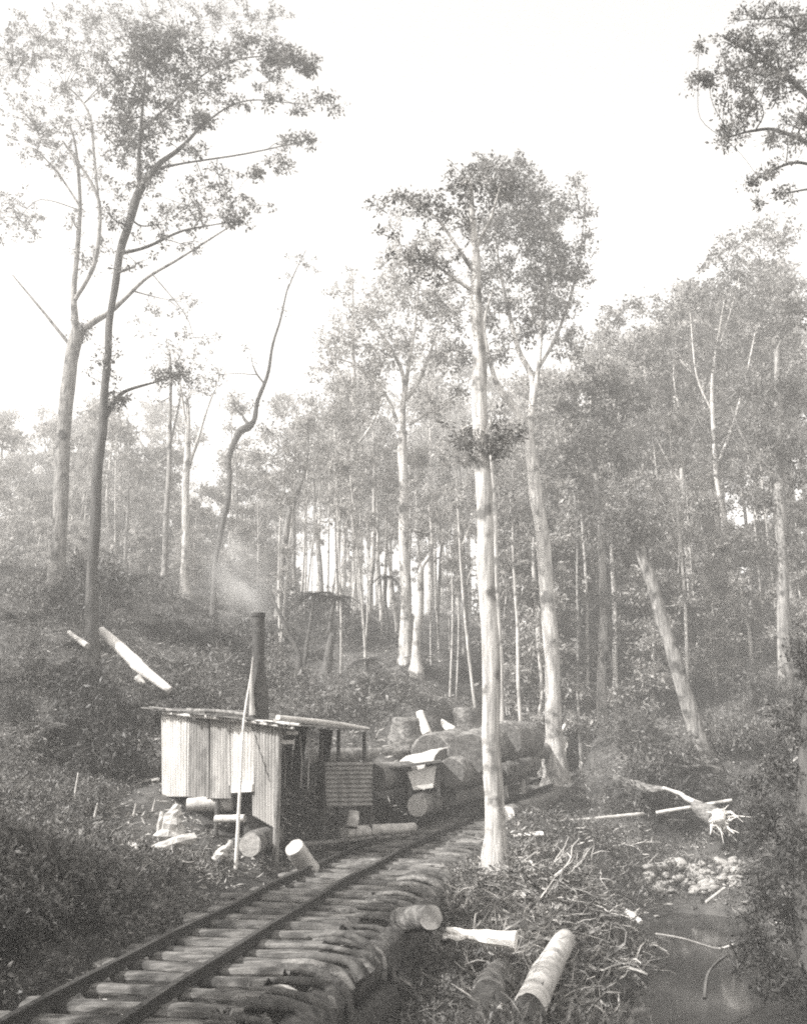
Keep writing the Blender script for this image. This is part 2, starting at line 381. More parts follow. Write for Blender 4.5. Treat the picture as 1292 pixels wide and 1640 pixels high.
def ptree(name, Y, trunk, limbs=(), blobs=(), bark='bark_mid', leafm='leaf', ground=True, bdepth=1.0, jitter=.5, **kw):
    """trunk, limbs in photo pixels with pixel widths, at depth Y"""
    def conv(L, dep=0.):
        out = []; dy = 0
        for i, (x, y, w_) in enumerate(L):
            p = at(x, y, Y + dep * i); out.append((p, w_ / 2 * ppm(y, Y)))
        return out
    T = conv(trunk)
    if ground:
        p, r = T[0]; gz = g1(p.x, p.y) - .25
        if gz < p.z: T = [(Vector((p.x, p.y, gz)), r * 1.25)] + T
        elif False: pass
        T[0] = (T[0][0], T[0][1] * 1.25)
    LL = [T] + [conv(l, random.uniform(-.35, .35) * jitter) for l in limbs]
    B = []
    for (x, y, rx, ry, dn) in blobs:
        dy = random.uniform(-1, 1) * bdepth * rx * ppm(y, Y) * .8
        c = at(x, y, Y + dy); s_ = ppm(y, Y)
        B.append((c, 1.15 * rx * s_, 1.15 * (rx + ry) / 2 * s_, 1.15 * ry * s_, dn * max(.5, rx * ry / 1000.)))
    for l in limbs:
        x, y, _w = l[-1]
        if Y < 30: c = at(x, y, Y); s_ = ppm(y, Y); B.append((c, 30 * s_, 22 * s_, 14 * s_, .25)); c = at((x + l[-2][0]) / 2, (y + l[-2][1]) / 2 - 4, Y); B.append((c, 30 * s_, 22 * s_, 12 * s_, .25))
    base = T[0][0]
    return grow(name, base, LL, B, M[bark], M[leafm], **kw)

# ---- bespoke trees read off the photograph
ptree('forest_tree', 17, [(793, 1388, 34), (791, 1300, 31), (787, 1150, 30), (783, 1000, 29), (777, 860, 28), (772, 740, 26), (767, 600, 24), (764, 500, 20), (761, 420, 14), (757, 340, 9), (752, 290, 4)],
      [[(762, 440, 8), (735, 400, 6), (700, 350, 4), (660, 320, 2)], [(760, 400, 7), (785, 350, 5), (800, 300, 2)], [(763, 470, 7), (720, 440, 5), (680, 410, 2)]],
      [(750, 290, 32, 35, .8), (790, 290, 32, 35, .7), (715, 340, 35, 26, .55), (660, 330, 38, 20, .6), (615, 325, 22, 12, .5), (700, 395, 40, 30, .45), (745, 350, 30, 30, .5), (640, 390, 35, 30, .4), (690, 440, 36, 26, .4),
       (775, 700, 44, 34, 1.2), (735, 690, 30, 26, .6), (815, 705, 32, 26, .6)],
      bark='bark_pale', label='tall straight pale trunk standing alone in the foreground right of the tramway', leaf=.085, tr=.2, per=30, tdens=22)
ptree('forest_tree', 32, [(888, 1182, 27), (884, 1080, 26), (877, 960, 25), (868, 860, 23), (857, 780, 22), (850, 730, 20), (845, 690, 19)],
      [[(845, 692, 13), (825, 655, 11), (800, 625, 9), (785, 580, 7), (775, 520, 5), (790, 460, 3)], [(846, 695, 14), (853, 640, 12), (850, 600, 10), (830, 560, 8), (815, 500, 6), (800, 430, 4), (790, 350, 2)],
       [(852, 650, 9), (862, 590, 7), (868, 520, 6), (880, 430, 4), (890, 360, 2)], [(862, 590, 6), (890, 540, 5), (915, 470, 4), (930, 400, 2), (935, 330, 1.5)]],
      [(775, 275, 36, 28, 1.2), (815, 290, 36, 35, 1.5), (850, 320, 34, 36, 1.6), (835, 370, 42, 38, 1.5), (785, 360, 36, 35, 1.2), (880, 370, 30, 40, 1.5), (835, 262, 20, 16, .7), (900, 330, 18, 22, .7), (925, 300, 16, 20, .6), (938, 340, 14, 20, .7),
       (935, 390, 18, 24, .8), (900, 430, 34, 38, 1.4), (860, 440, 34, 36, 1.1), (930, 440, 18, 22, .7), (890, 490, 36, 30, 1.4), (800, 430, 30, 40, .8), (850, 520, 36, 30, .9), (905, 545, 26, 30, 1.1), (780, 500, 30, 36, .7), (750, 440, 36, 30, .6), (735, 500, 36, 34, .7), (725, 560, 34, 30, .7), (800, 560, 30, 30, .7), (820, 480, 30, 30, .7), (760, 570, 26, 30, .5)],
      bark='bark_pale', label='tall pale tree with forked limbs and the highest dense crown in the middle', leaf=.13, tr=.27, per=26, tdens=38)
ptree('forest_tree', 38, [(650, 1062, 19), (650, 980, 18), (648, 900, 18), (646, 800, 16), (645, 730, 15), (644, 690, 14)],
      [[(645, 692, 10), (645, 650, 9), (648, 620, 8), (640, 585, 6), (620, 550, 5), (600, 520, 3), (585, 505, 2)], [(648, 630, 8), (655, 580, 6), (665, 520, 4), (670, 460, 2)], [(650, 640, 8), (668, 615, 7), (685, 575, 5), (700, 530, 3)],
       [(635, 675, 7), (622, 640, 5), (595, 605, 4), (560, 580, 3), (530, 572, 2)], [(655, 680, 5), (680, 665, 4), (720, 640, 3), (745, 625, 2)]],
      [(600, 500, 36, 28, .9), (640, 470, 36, 36, 1.), (680, 500, 36, 36, 1.), (560, 555, 32, 26, .9), (520, 590, 26, 26, .8), (610, 560, 34, 30, 1), (650, 555, 34, 36, .9), (700, 570, 34, 32, 1), (735, 620, 26, 22, .9), (660, 410, 40, 36, .8), (625, 430, 30, 30, .6), (715, 470, 30, 34, .7), (560, 620, 34, 30, .9), (600, 640, 30, 30, .8), (690, 640, 34, 30, .9), (560, 520, 34, 26, .7), (530, 550, 24, 20, .6), (640, 350, 34, 20, .4), (690, 400, 30, 30, .5), (600, 590, 34, 26, .8), (540, 470, 20, 16, .4)],
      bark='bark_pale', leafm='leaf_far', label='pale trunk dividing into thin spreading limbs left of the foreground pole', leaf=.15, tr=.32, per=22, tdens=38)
ptree('forest_tree', 50, [(570, 990, 12), (570, 900, 12), (568, 820, 11), (567, 700, 9), (566, 600, 7), (565, 500, 4), (563, 430, 2)], [[(567, 650, 5), (545, 600, 4), (520, 540, 2)], [(567, 720, 5), (595, 680, 4), (612, 640, 2)]],
      [(560, 460, 26, 30, .6), (545, 520, 30, 26, .5), (585, 500, 24, 26, .5), (570, 840, 18, 14, .8), (525, 560, 20, 20, .4), (600, 600, 24, 24, .6), (550, 640, 30, 26, .6)],
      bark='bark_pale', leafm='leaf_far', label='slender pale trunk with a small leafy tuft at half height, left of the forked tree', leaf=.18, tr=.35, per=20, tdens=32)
ptree('forest_tree', 26, [(150, 1095, 26), (146, 1020, 22), (148, 920, 17), (152, 830, 17), (158, 740, 16), (165, 670, 14), (170, 600, 12), (174, 540, 11), (180, 480, 11), (192, 410, 12), (205, 360, 13), (222, 310, 14), (236, 285, 12)],
      [[(236, 288, 10), (255, 262, 9), (285, 240, 7), (310, 215, 5), (328, 190, 3)], [(225, 305, 9), (222, 270, 7), (226, 200, 5), (232, 130, 3), (236, 80, 2)], [(168, 670, 9), (182, 645, 8), (200, 627, 6), (240, 614, 4), (290, 600, 2)],
       [(195, 405, 6), (235, 395, 5), (290, 370, 4), (340, 360, 2), (385, 352, 1.5)], [(250, 270, 5), (300, 260, 3), (380, 248, 2.5), (440, 236, 2), (495, 222, 1.2)], [(300, 225, 4), (350, 180, 3), (400, 160, 2), (470, 165, 1.2)], [(226, 210, 4), (280, 160, 3), (340, 110, 2.5), (410, 90, 2), (480, 95, 1.2)]],
      [(215, 85, 40, 32, 1.), (265, 110, 34, 26, 1.1), (300, 80, 34, 22, .9), (345, 90, 32, 18, .8), (395, 70, 34, 16, 1.), (440, 80, 30, 16, 1.3), (470, 95, 24, 16, 1.4), (495, 110, 12, 10, 1.), (280, 60, 40, 22, .7), (225, 160, 34, 26, 1), (280, 160, 30, 20, 1.), (320, 150, 30, 16, .8), (370, 165, 30, 10, .6), (235, 220, 32, 22, 1), (200, 250, 26, 22, .8),
       (245, 270, 26, 18, 1.1), (325, 190, 22, 14, .6), (530, 165, 26, 9, .7), (450, 260, 22, 10, .7), (410, 275, 10, 8, .7), (330, 300, 40, 12, .6), (370, 320, 30, 10, .5), (320, 350, 44, 14, .5), (290, 390, 40, 14, .35), (210, 300, 34, 20, .6), (180, 350, 24, 30, .5), (190, 640, 16, 14, .7), (165, 600, 22, 26, .4), (195, 190, 24, 30, .8), (355, 130, 30, 12, .6), (430, 130, 40, 14, .5), (190, 120, 40, 34, .8), (240, 60, 44, 26, .9), (370, 100, 40, 18, .8), (300, 120, 40, 20, .8), (260, 200, 36, 22, .8), (200, 210, 36, 30, .8), (440, 100, 34, 16, .8), (300, 240, 30, 14, .7), (170, 560, 20, 22, .4), (300, 330, 60, 16, .5), (250, 360, 50, 20, .4), (350, 280, 40, 14, .5), (400, 330, 40, 10, .4), (220, 420, 40, 16, .3)],
      bark='bark_dark', leafm='leaf', label='dark slender tree on the left slope whose branches reach over the top', leaf=.115, tr=.2, per=26, tdens=36)
ptree('forest_tree', 36, [(84, 985, 25), (92, 900, 24), (99, 760, 23), (106, 640, 22), (116, 570, 22), (124, 530, 23)],
      [[(122, 535, 14), (118, 470, 9), (124, 400, 8), (128, 320, 6), (122, 240, 4), (112, 200, 2)], [(126, 535, 13), (150, 515, 11), (175, 500, 9), (200, 478, 7), (235, 445, 5), (285, 415, 4), (340, 380, 3), (380, 355, 1.5)],
       [(120, 480, 7), (152, 420, 7), (160, 340, 6), (150, 300, 5), (125, 260, 4), (100, 225, 3)], [(160, 350, 5), (150, 240, 4), (145, 190, 4), (130, 160, 3), (105, 135, 2)], [(128, 330, 4), (95, 280, 3), (60, 240, 2)], [(118, 560, 6), (70, 500, 4), (20, 440, 2)]],
      [(115, 90, 30, 30, .9), (140, 130, 34, 26, .8), (100, 150, 26, 24, .9), (165, 90, 26, 30, .7), (130, 200, 30, 26, .8), (100, 250, 26, 34, .8), (150, 270, 26, 30, .6), (115, 350, 22, 22, .6), (140, 420, 24, 24, .6), (165, 395, 22, 18, .5), (55, 200, 44, 60, .8), (20, 100, 40, 60, .8), (30, 350, 40, 50, .6), (130, 530, 22, 15, .9), (60, 60, 50, 40, .9), (150, 30, 60, 34, .9), (240, 30, 60, 30, .9), (340, 20, 70, 26, .9), (430, 30, 44, 20, .9),
       (270, 480, 40, 26, .35), (310, 540, 36, 20, .3)],
      bark='bark_mid', leafm='leaf', label='thick pale trunk at the far left forking high above the slope', leaf=.115, tr=.2, per=26, tdens=36)
ptree('forest_tree', 43, [(296, 944, 13), (297, 860, 13), (298, 780, 12), (300, 720, 10), (302, 680, 7), (299, 640, 5)], [[(303, 745, 6), (318, 700, 5), (332, 655, 3), (346, 620, 2)], [(300, 690, 4), (292, 640, 4), (285, 590, 2)]],
      [(305, 630, 26, 22, 1.4), (290, 600, 26, 20, .9), (325, 605, 20, 20, .7), (270, 560, 32, 24, .5), (310, 560, 30, 24, .5), (350, 610, 20, 24, .5), (240, 520, 34, 26, .3), (255, 600, 20, 20, .4)],
      bark='bark_pale', leafm='leaf', label='bright white straight trunk on the crest of the left slope', leaf=.14, tr=.3, per=20, tdens=24)
ptree('forest_tree', 45, [(262, 938, 9), (265, 860, 9), (269, 780, 8), (272, 700, 7), (273, 620, 5), (272, 560, 3)], [[(271, 720, 4), (282, 670, 3), (290, 630, 2)]],
      [(272, 600, 22, 30, .6), (262, 560, 24, 22, .5), (285, 655, 14, 20, .5), (250, 640, 16, 18, .4)], bark='bark_mid', label='thin grey trunk just left of the bright white trunk on the slope', leaf=.14, tr=.3, per=18, tdens=22)
ptree('crooked_tree', 40, [(345, 906, 8), (350, 870, 8), (359, 830, 9), (366, 790, 9), (368, 760, 8), (366, 745, 9), (372, 715, 9), (384, 692, 12), (396, 684, 14), (408, 672, 8), (411, 645, 7), (425, 612, 6), (432, 580, 5), (440, 540, 4), (452, 500, 3), (462, 455, 2)],
      [[(400, 682, 8), (392, 672, 5), (388, 665, 3)], [(424, 615, 4), (412, 600, 3), (405, 585, 2)], [(460, 465, 2), (475, 430, 1.5), (490, 400, 1)]],
      [(480, 412, 24, 16, .7), (500, 430, 20, 12, .5), (460, 440, 16, 12, .3), (412, 650, 10, 14, .5), (450, 500, 20, 14, .25), (375, 640, 24, 18, .3), (350, 600, 26, 18, .25), (430, 730, 30, 26, .35), (400, 560, 20, 14, .25)], bark='bark_dark', label='dark crooked tree with a knobbly elbow halfway up against the bright sky', leaf=.12, tr=.25, per=14, tdens=18)
ptree('leaning_tree', 42, [(447, 955, 10), (452, 900, 10), (458, 850, 10), (468, 810, 9), (480, 780, 7), (488, 755, 5), (494, 715, 3), (492, 680, 2)], [], [(470, 700, 30, 22, .6), (430, 690, 24, 22, .5), (455, 740, 24, 18, .5), (500, 640, 20, 24, .4), (440, 660, 20, 20, .4)], bark='bark_mid',
      label='pale bowed trunk leaning right, between the crooked tree and the tree ferns', leaf=.15, tr=.32, per=20, tdens=24)
ptree('forest_tree', 33, [(966, 1238, 20), (964, 1150, 17), (964, 1050, 15), (966, 950, 13), (962, 860, 12), (956, 780, 11), (950, 730, 9), (940, 690, 5)], [[(958, 800, 6), (935, 770, 5), (920, 720, 3)], [(952, 740, 6), (985, 690, 4), (1010, 640, 2)]],
      [(965, 960, 30, 26, .9), (975, 1010, 22, 26, .7), (950, 1040, 20, 20, .5), (930, 700, 36, 30, 1.2), (970, 670, 36, 30, 1.2), (1000, 630, 36, 34, 1.3), (920, 640, 34, 34, 1.2), (955, 610, 36, 34, 1.2), (905, 740, 32, 30, 1.1), (990, 730, 36, 34, 1.2), (940, 790, 30, 30, .9)],
      bark='bark_mid', label='straight grey tree hung with leaf clumps where the tramway ends', leaf=.14, tr=.28, per=26, tdens=28)
ptree('leaning_tree', 27, [(1127, 1222, 28), (1112, 1165, 25), (1095, 1105, 24), (1075, 1040, 22), (1055, 975, 20), (1040, 925, 18), (1026, 882, 16), (1018, 858, 14)], [],
      [(1015, 850, 34, 26, 1.1), (985, 840, 30, 24, .8), (1040, 835, 34, 26, 1), (1010, 815, 34, 26, 1)], bark='bark_mid', label='thick pale trunk leaning left on the right bank', leaf=.12, tr=.26, per=28, tdens=26)
ptree('forest_tree', 42, [(1111, 1042, 10), (1106, 960, 10), (1101, 880, 9), (1095, 800, 8), (1090, 720, 6), (1086, 650, 4), (1078, 600, 3), (1082, 540, 2)], [[(1094, 780, 4), (1070, 740, 3), (1050, 700, 2)]],
      [(1060, 560, 40, 34, 1.3), (1100, 530, 40, 34, 1.3), (1140, 590, 40, 34, 1.3), (1080, 620, 38, 34, 1.3), (1040, 640, 36, 34, 1.2), (1120, 660, 36, 34, 1.2), (1075, 700, 36, 32, 1.1), (1030, 500, 36, 26, 1.1), (995, 500, 30, 18, 1.), (975, 520, 26, 22, 1), (1010, 560, 36, 30, 1.2)], bark='bark_pale', label='thin pale trunk with dense crown above the leaning trunk on the right', leaf=.16, tr=.33, per=24, tdens=28)
ptree('forest_tree', 40, [(1177, 1008, 11), (1170, 930, 10), (1161, 860, 9), (1153, 800, 8), (1145, 740, 7), (1140, 640, 6), (1146, 560, 4), (1160, 480, 2)], [[(1145, 750, 5), (1170, 690, 4), (1195, 600, 3), (1215, 500, 2)], [(1141, 660, 4), (1115, 600, 3), (1105, 500, 2)], [(1150, 560, 3), (1175, 480, 2), (1190, 410, 1.5)]],
      [(1150, 480, 40, 34, 1.3), (1190, 440, 40, 34, 1.3), (1120, 470, 34, 22, 1.1), (1140, 420, 30, 18, 1), (1180, 390, 36, 22, 1.1), (1090, 490, 30, 22, 1), (1200, 520, 40, 40, 1.3), (1150, 560, 40, 34, 1.3), (1190, 620, 40, 36, 1.2), (1170, 700, 36, 34, 1.2), (1130, 740, 34, 30, 1), (1180, 790, 34, 30, 1.), (1235, 470, 40, 50, 1.3), (1240, 570, 40, 50, 1.3), (1240, 380, 40, 40, 1.2)], bark='bark_pale', label='thin pale trunk near the right edge beneath the highest right-hand foliage', leaf=.16, tr=.33, per=24, tdens=28)
ptree('forest_tree', 30, [(1262, 1150, 22), (1255, 1000, 20), (1250, 850, 18), (1246, 700, 15), (1244, 560, 9)], [[(1248, 760, 6), (1200, 720, 5), (1170, 650, 3)]],
      [(1230, 700, 40, 40, 1.3), (1270, 620, 40, 44, 1.3), (1220, 620, 36, 34, 1.1), (1230, 800, 38, 34, 1.1), (1190, 750, 30, 26, .8), (1280, 740, 40, 40, 1.2), (1270, 500, 40, 44, 1.2), (1200, 860, 30, 26, .8), (1260, 880, 36, 36, 1)], bark='bark_mid', label='leafy tree half outside the frame on the right bank', leaf=.12, tr=.28, per=28, tdens=28)
ptree('overhanging_tree', 15, [(1420, 1250, 44), (1410, 900, 40), (1395, 600, 34), (1375, 350, 26), (1345, 150, 16), (1310, 20, 8)], [[(1385, 450, 14), (1320, 260, 9), (1250, 210, 6), (1200, 210, 4), (1160, 222, 2)], [(1360, 240, 11), (1290, 150, 8), (1220, 95, 5), (1160, 60, 3)], [(1320, 270, 6), (1270, 260, 4), (1215, 285, 1.5)], [(1220, 96, 4), (1180, 112, 3), (1150, 118, 2), (1118, 130, 1)]],
      [(1175, 110, 26, 32, .9), (1205, 150, 24, 34, 1.1), (1210, 90, 30, 34, 1.1), (1170, 70, 22, 16, .7), (1125, 128, 22, 9, .6), (1120, 75, 8, 6, .35), (1185, 190, 24, 14, .7), (1160, 165, 16, 10, .4), (1160, 200, 12, 7, .3), (1250, 120, 36, 50, 1.2), (1275, 50, 40, 44, 1.2), (1200, 290, 7, 6, .3), (1240, 210, 26, 20, .8), (1285, 200, 30, 40, 1), (1215, 330, 6, 10, .3), (1250, 310, 20, 20, .5), (1215, 30, 36, 22, .9)],
      bark='bark_dark', leafm='leaf', label='dark leafy branches hanging in at the top right corner', leaf=.07, tr=.15, per=30, tdens=24)
ptree('bank_tree', 13.5, [(1330, 1640, 60), (1300, 1500, 46), (1290, 1350, 40), (1300, 1200, 36), (1310, 1000, 32), (1325, 800, 28), (1340, 500, 20)],
      [[(1290, 1400, 8), (1240, 1330, 5), (1200, 1260, 3)], [(1295, 1480, 7), (1240, 1450, 4), (1190, 1470, 2)]],
      [(1215, 1420, 22, 44, 1), (1210, 1510, 24, 40, 1.1), (1225, 1330, 22, 40, .9), (1245, 1240, 26, 40, .9), (1270, 1150, 30, 44, .9), (1250, 1570, 34, 44, 1.2), (1265, 1460, 30, 50, 1.2), (1270, 1350, 30, 50, 1.2), (1185, 1540, 14, 26, .7), (1285, 1050, 24, 44, .9)],
      bark='bark_dark', leafm='leaf_dark', label='dark tree smothered in vines at the right edge beside the creek', leaf=.06, tr=.14, per=28, tdens=26)
thin = [((833, 1155, 6), (829, 1060, 6), (826, 960, 5), (820, 860, 3), 30, 'white sapling trunk immediately right of the foreground pole'),
        ((803, 1150, 9), (798, 1000, 9), (793, 880, 9), (787, 740, 8), 29, 'pale trunk half hidden behind the foreground pole'),
        ((862, 1155, 5), (868, 1100, 5), (862, 1020, 9), (856, 930, 8), 36, 'short-looking pale trunk between the foreground pole and the forked tree'),
        ((926, 1130, 5), (925, 1050, 5), (925, 950, 4), (923, 850, 3), 36, 'thin grey sapling between the forked tree and the clump-hung tree'),
        ((745, 1045, 10), (744, 980, 10), (742, 900, 8), (738, 800, 5), 46, 'mottled trunk immediately left of the foreground pole'),
        ((666, 1042, 13), (672, 970, 12), (674, 915, 9), (690, 880, 5), 37, 'pale trunk with a low fork beside the spreading tree'),
        ((589, 1032, 7), (592, 960, 8), (597, 880, 9), (600, 760, 5), 46, 'pale thin trunk with a swollen middle behind the tree ferns'),
        ((612, 1040, 6), (610, 980, 7), (606, 900, 6), (604, 820, 4), 47, 'first of two narrow pale trunks left of the spreading tree'),
        ((639, 1045, 7), (634, 990, 7), (627, 930, 6), (620, 880, 4), 43, 'narrow pale trunk slanting left beside the spreading tree'),
        ((540, 1000, 8), (541, 920, 8), (540, 840, 7), (537, 720, 4), 55, 'faint pale trunk behind the left tree fern'),
        ((515, 990, 7), (512, 900, 7), (505, 830, 6), (500, 740, 4), 54, 'faint trunk bent left behind the left tree fern'),
        ((700, 1030, 6), (702, 960, 6), (705, 900, 5), (712, 820, 3), 44, 'slim trunk in the gap left of the mottled trunk'),
        ((472, 985, 7), (471, 930, 7), (470, 880, 6), (470, 820, 4), 50, 'thin upright trunk right of the bowed leaning trunk'),
        ((1203, 985, 8), (1201, 930, 8), (1198, 870, 6), (1190, 800, 4), 44, 'narrow trunk closest to the right edge'),
        ((1085, 1030, 5), (1082, 960, 5), (1078, 900, 4), (1076, 850, 2), 44, 'thin dark sapling left of the thin pale trunk on the right'),
        ((372, 945, 6), (374, 900, 6), (376, 860, 5), (380, 800, 3), 52, 'faint trunk seen through the smoke above the shed'),
        ((200, 900, 5), (203, 850, 5), (205, 800, 4), (208, 760, 3), 54, 'small faint trunk on the crest of the left slope'),
        ((985, 1180, 9), (985, 1080, 9), (984, 1000, 8), (980, 900, 6), 37, 'short pale-barked trunk just right of the clump-hung tree'),
        ((1040, 1110, 6), (1036, 1050, 6), (1032, 990, 5), (1030, 900, 3), 38, 'thin trunk behind the thick leaning trunk')]
for a, b_, c_, d_, Y, lab in thin:
    x, y = d_[0], d_[1]
    ptree('slender_tree', Y, [a, b_, c_, d_, (x - 3, y - 70, 2)], [], [(x, y - 60, 22, 22, .7), (x + 18, y - 20, 18, 18, .5), (x - 20, y - 30, 18, 18, .5), (x, y + 10, 14, 14, .4)], bark='bark_pale' if 'pale' in lab or 'white' in lab else 'bark_mid', label=lab, leaf=.15, tr=.3, per=20, tdens=20)
for L, Y, lab in (([(478, 1050, 8), (462, 1015, 7), (448, 985, 6), (436, 955, 4), (424, 932, 3)], 34, 'dark bare leaning pole of a dead tree above the shed'),
                  ([(522, 1075, 16), (527, 1045, 13), (533, 1015, 11)], 33, 'dark charred stump leaning right above the shed')):
    ptree('dead_trunk', Y, L, [], [], bark='bark_dark', label=lab, cat='dead tree')

# ---- prototype trees, copied for the forest behind
def proto(name, H, kind, bark, leafm, leaf, seed):
    random.seed(seed); limbs = []; blobs = []
    lean = random.uniform(-.04, .04)
    def tp(t, r): return (Vector((lean * H * t + .15 * math.sin(t * 5 + seed), .1 * math.sin(t * 4 + 2 * seed), H * t)), r)
    r0 = H * .011 + .03
    if kind == 'tall':
        limbs.append([tp(t, r0 * (1 - .8 * t)) for t in (-.03, .15, .35, .55, .75, .92)])
        for k_ in range(6):
            t = random.uniform(.5, .85); a = random.uniform(0, 6.28); l = random.uniform(.8, 2.2) * H / 18
            p = tp(t, 0)[0]; limbs.append([(p, r0 * .35), (p + Vector((math.cos(a) * l * .5, math.sin(a) * l * .5, l * .6)), r0 * .22), (p + Vector((math.cos(a) * l, math.sin(a) * l, l * 1.4)), r0 * .1)])
        for k_ in range(30):
            t = random.uniform(.48, 1.0); a = random.uniform(0, 6.28); l = random.uniform(.2, 2.5) * (1.25 - abs(t - .75) * 1.6) * H / 18
            rr = random.uniform(.55, 1.05) * H / 18; blobs.append((tp(t, 0)[0] + Vector((math.cos(a) * l, math.sin(a) * l, 0)), rr * 1.15, rr * 1.15, rr * .8, random.uniform(.5, 1.)))
    elif kind == 'full':
        limbs.append([tp(t, r0 * (1 - .8 * t)) for t in (-.03, .2, .4, .6, .9)])
        for k_ in range(30):
            t = random.uniform(.2, 1.0); a = random.uniform(0, 6.28); l = random.uniform(.2, 2.4) * (1.1 - .5 * t) * H / 10
            rr = random.uniform(.5, 1.0) * H / 12; blobs.append((tp(t, 0)[0] + Vector((math.cos(a) * l, math.sin(a) * l, 0)), rr * 1.2, rr * 1.2, rr * .7, random.uniform(.5, 1.1)))
    return grow(name, (0, 0, 0), limbs, blobs, bark, leafm, leaf=leaf, per=11, tr=.34, tdens=26, twigs=True, sides=8)
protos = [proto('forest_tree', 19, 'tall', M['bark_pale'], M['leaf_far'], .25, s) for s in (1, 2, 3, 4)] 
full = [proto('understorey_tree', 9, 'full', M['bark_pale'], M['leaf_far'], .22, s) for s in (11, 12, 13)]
random.seed(21)
SKX = [-200, 0, 100, 250, 400, 470, 520, 600, 700, 800, 900, 1000, 1100, 1200, 1292, 1500]
SKY_ = [600, 630, 670, 740, 770, 720, 580, 560, 540, 550, 570, 510, 470, 430, 400, 300]
LAB_T = 'tall slim forest tree in the hazy stand behind the clearing'
LAB_U = 'bushy understorey tree among the trunks behind the clearing'
used = set()
def place(pr, px, Y, toppx, lab, grp, H0, smin=.45, smax=1.7):
    X = (px - 646) / F * Y / dirp(px, 900)[1] * 1.0
    gz = g1(X, Y) - .1; top = at(px, toppx, Y).z
    s_ = (top - gz) / H0
    if s_ < smin: return
    s_ = min(s_, smax)
    rz = random.uniform(0, 6.28)
    if pr.name not in used:
        used.add(pr.name); pr.location = (X, Y, gz); pr.rotation_euler = (0, 0, rz); pr.scale = (s_, s_, s_); tag(pr, lab, 'tree', grp)
    else: copy_tree(pr, (X, Y, gz), rz, s_, lab, grp)
G1, G2 = 'tall trees of the hazy forest behind', 'understorey trees behind the clearing'
for i in range(66):
    px = 60 + (i * 137.5) % 1250 + random.uniform(-10, 10); Y = (random.choice((52, 60, 70, 84, 100)) if px > 790 else random.choice((80, 95, 115, 135)) if px > 500 else random.choice((75, 95, 120, 140))) + random.uniform(-4, 4)
    sky_y = float(np.interp(px, SKX, SKY_)) + random.uniform(0, 130)
    place(protos[i % 4], px, Y, sky_y, LAB_T, G1, 20.)
for i in range(64):
    px = 60 + (i * 83.7) % 1260; Y = random.uniform(46, 66); 
    if 440 < px < 780: Y = random.uniform(75, 110)
    place(full[i % 3], px, Y, random.uniform(790, 880) if not 440 < px < 780 else random.uniform(880, 960), LAB_U, G2, 9.5, .3, 1.3)
for i in range(44):                 # nearer, denser on the right
    px = 840 + (i * 61.8) % 520; Y = random.uniform(34, 50)
    place(full[i % 3], px, Y, random.uniform(740, 1000), LAB_U, G2, 9.5, .25, 1.4)
for i in range(14):
    px = 860 + (i * 97.3) % 480; Y = random.uniform(44, 60)
    place(protos[i % 4], px, Y, float(np.interp(px, SKX, SKY_)) + random.uniform(0, 90), LAB_T, G1, 20.)
for i in range(7):
    px = 480 + i * 40 + random.uniform(-15, 15); Y = random.uniform(58, 74)
    place(protos[(i + 1) % 4], px, Y, random.uniform(560, 720), LAB_T, G1, 20.)

for k_, (X, Y, sc_) in enumerate([(-8.2, 5.5, 1.15), (-11.5, 9.5, 1.2), (-6.5, 1.5, 1.2), (-13, 3, 1.4), (-4.6, -3.5, 1.2), (-15, -4, 1.5), (-20, 20, 1.3), (-26, 30, 1.5), (-22, 38, 1.4), (-31, 44, 1.6)]):  # nearer trees added unseen to shade the foreground; farther ones fill the slope
    copy_tree(full[k_ % 3], (X, Y, g1(X, Y) - .1), k_ * 1.3, sc_, 'leafy tree beyond the left edge shading the foreground', 'shade trees beyond the left edge')
def sapling(seed):
    random.seed(seed); H = 12.; ln = random.uniform(-.08, .08); L = [(Vector((ln * H * t + .2 * math.sin(3 * t + seed), .15 * math.sin(4 * t + seed), H * t)), .085 * (1 - .7 * t)) for t in (-.02, .2, .4, .6, .8, 1)]
    lim = [L]; bl_ = []
    for k_ in range(3):
        t = random.uniform(.5, .8); a = random.uniform(0, 6.28); p = Vector((ln * H * t, 0, H * t)); q = p + Vector((math.cos(a) * .9, math.sin(a) * .9, 1.8)); lim.append([(p, .035), (p.lerp(q, .5) + Vector((.1, 0, -.1)), .025), (q, .01)]); bl_.append((q, .55, .55, .4, .5))
    for k_ in range(6): t = random.uniform(.72, 1.02); bl_.append((Vector((ln * H * t + random.uniform(-.7, .7), random.uniform(-.7, .7), H * t)), .6, .6, .42, .5))
    return grow('slender_tree', (0, 0, 0), lim, bl_, M['bark_pale'], M['leaf_far'], leaf=.2, per=12, tr=.3, tdens=22, sides=6, flare=False)
sap = [sapling(q) for q in (301, 302, 303)]; random.seed(310)
LAB_S, G3 = 'thin pale sapling trunk in the thicket of the forest behind', 'thin pale sapling trunks in the forest thicket'
for i in range(95):
    px = 450 + (i * 61.8034 * 7) % 800 + random.uniform(-6, 6) if i < 80 else random.uniform(100, 450); Y = random.uniform(35, 58) if i < 80 else random.uniform(48, 70)
    place(sap[i % 3], px, Y, random.uniform(640, 900), LAB_S, G3, 12.6, .35, 1.5)
for i in range(16):
    px = -20 + i * 30 + random.uniform(-12, 12); place(full[i % 3], px, random.uniform(62, 82), random.uniform(640, 800) + (60 if px > 280 else 0), LAB_U, G2, 9.5, .3, 1.6)
for i in range(8):
    px = 0 + i * 33 + random.uniform(-12, 12); place(protos[i % 4], px, random.uniform(70, 95), random.uniform(620, 740), LAB_T, G1, 20.)
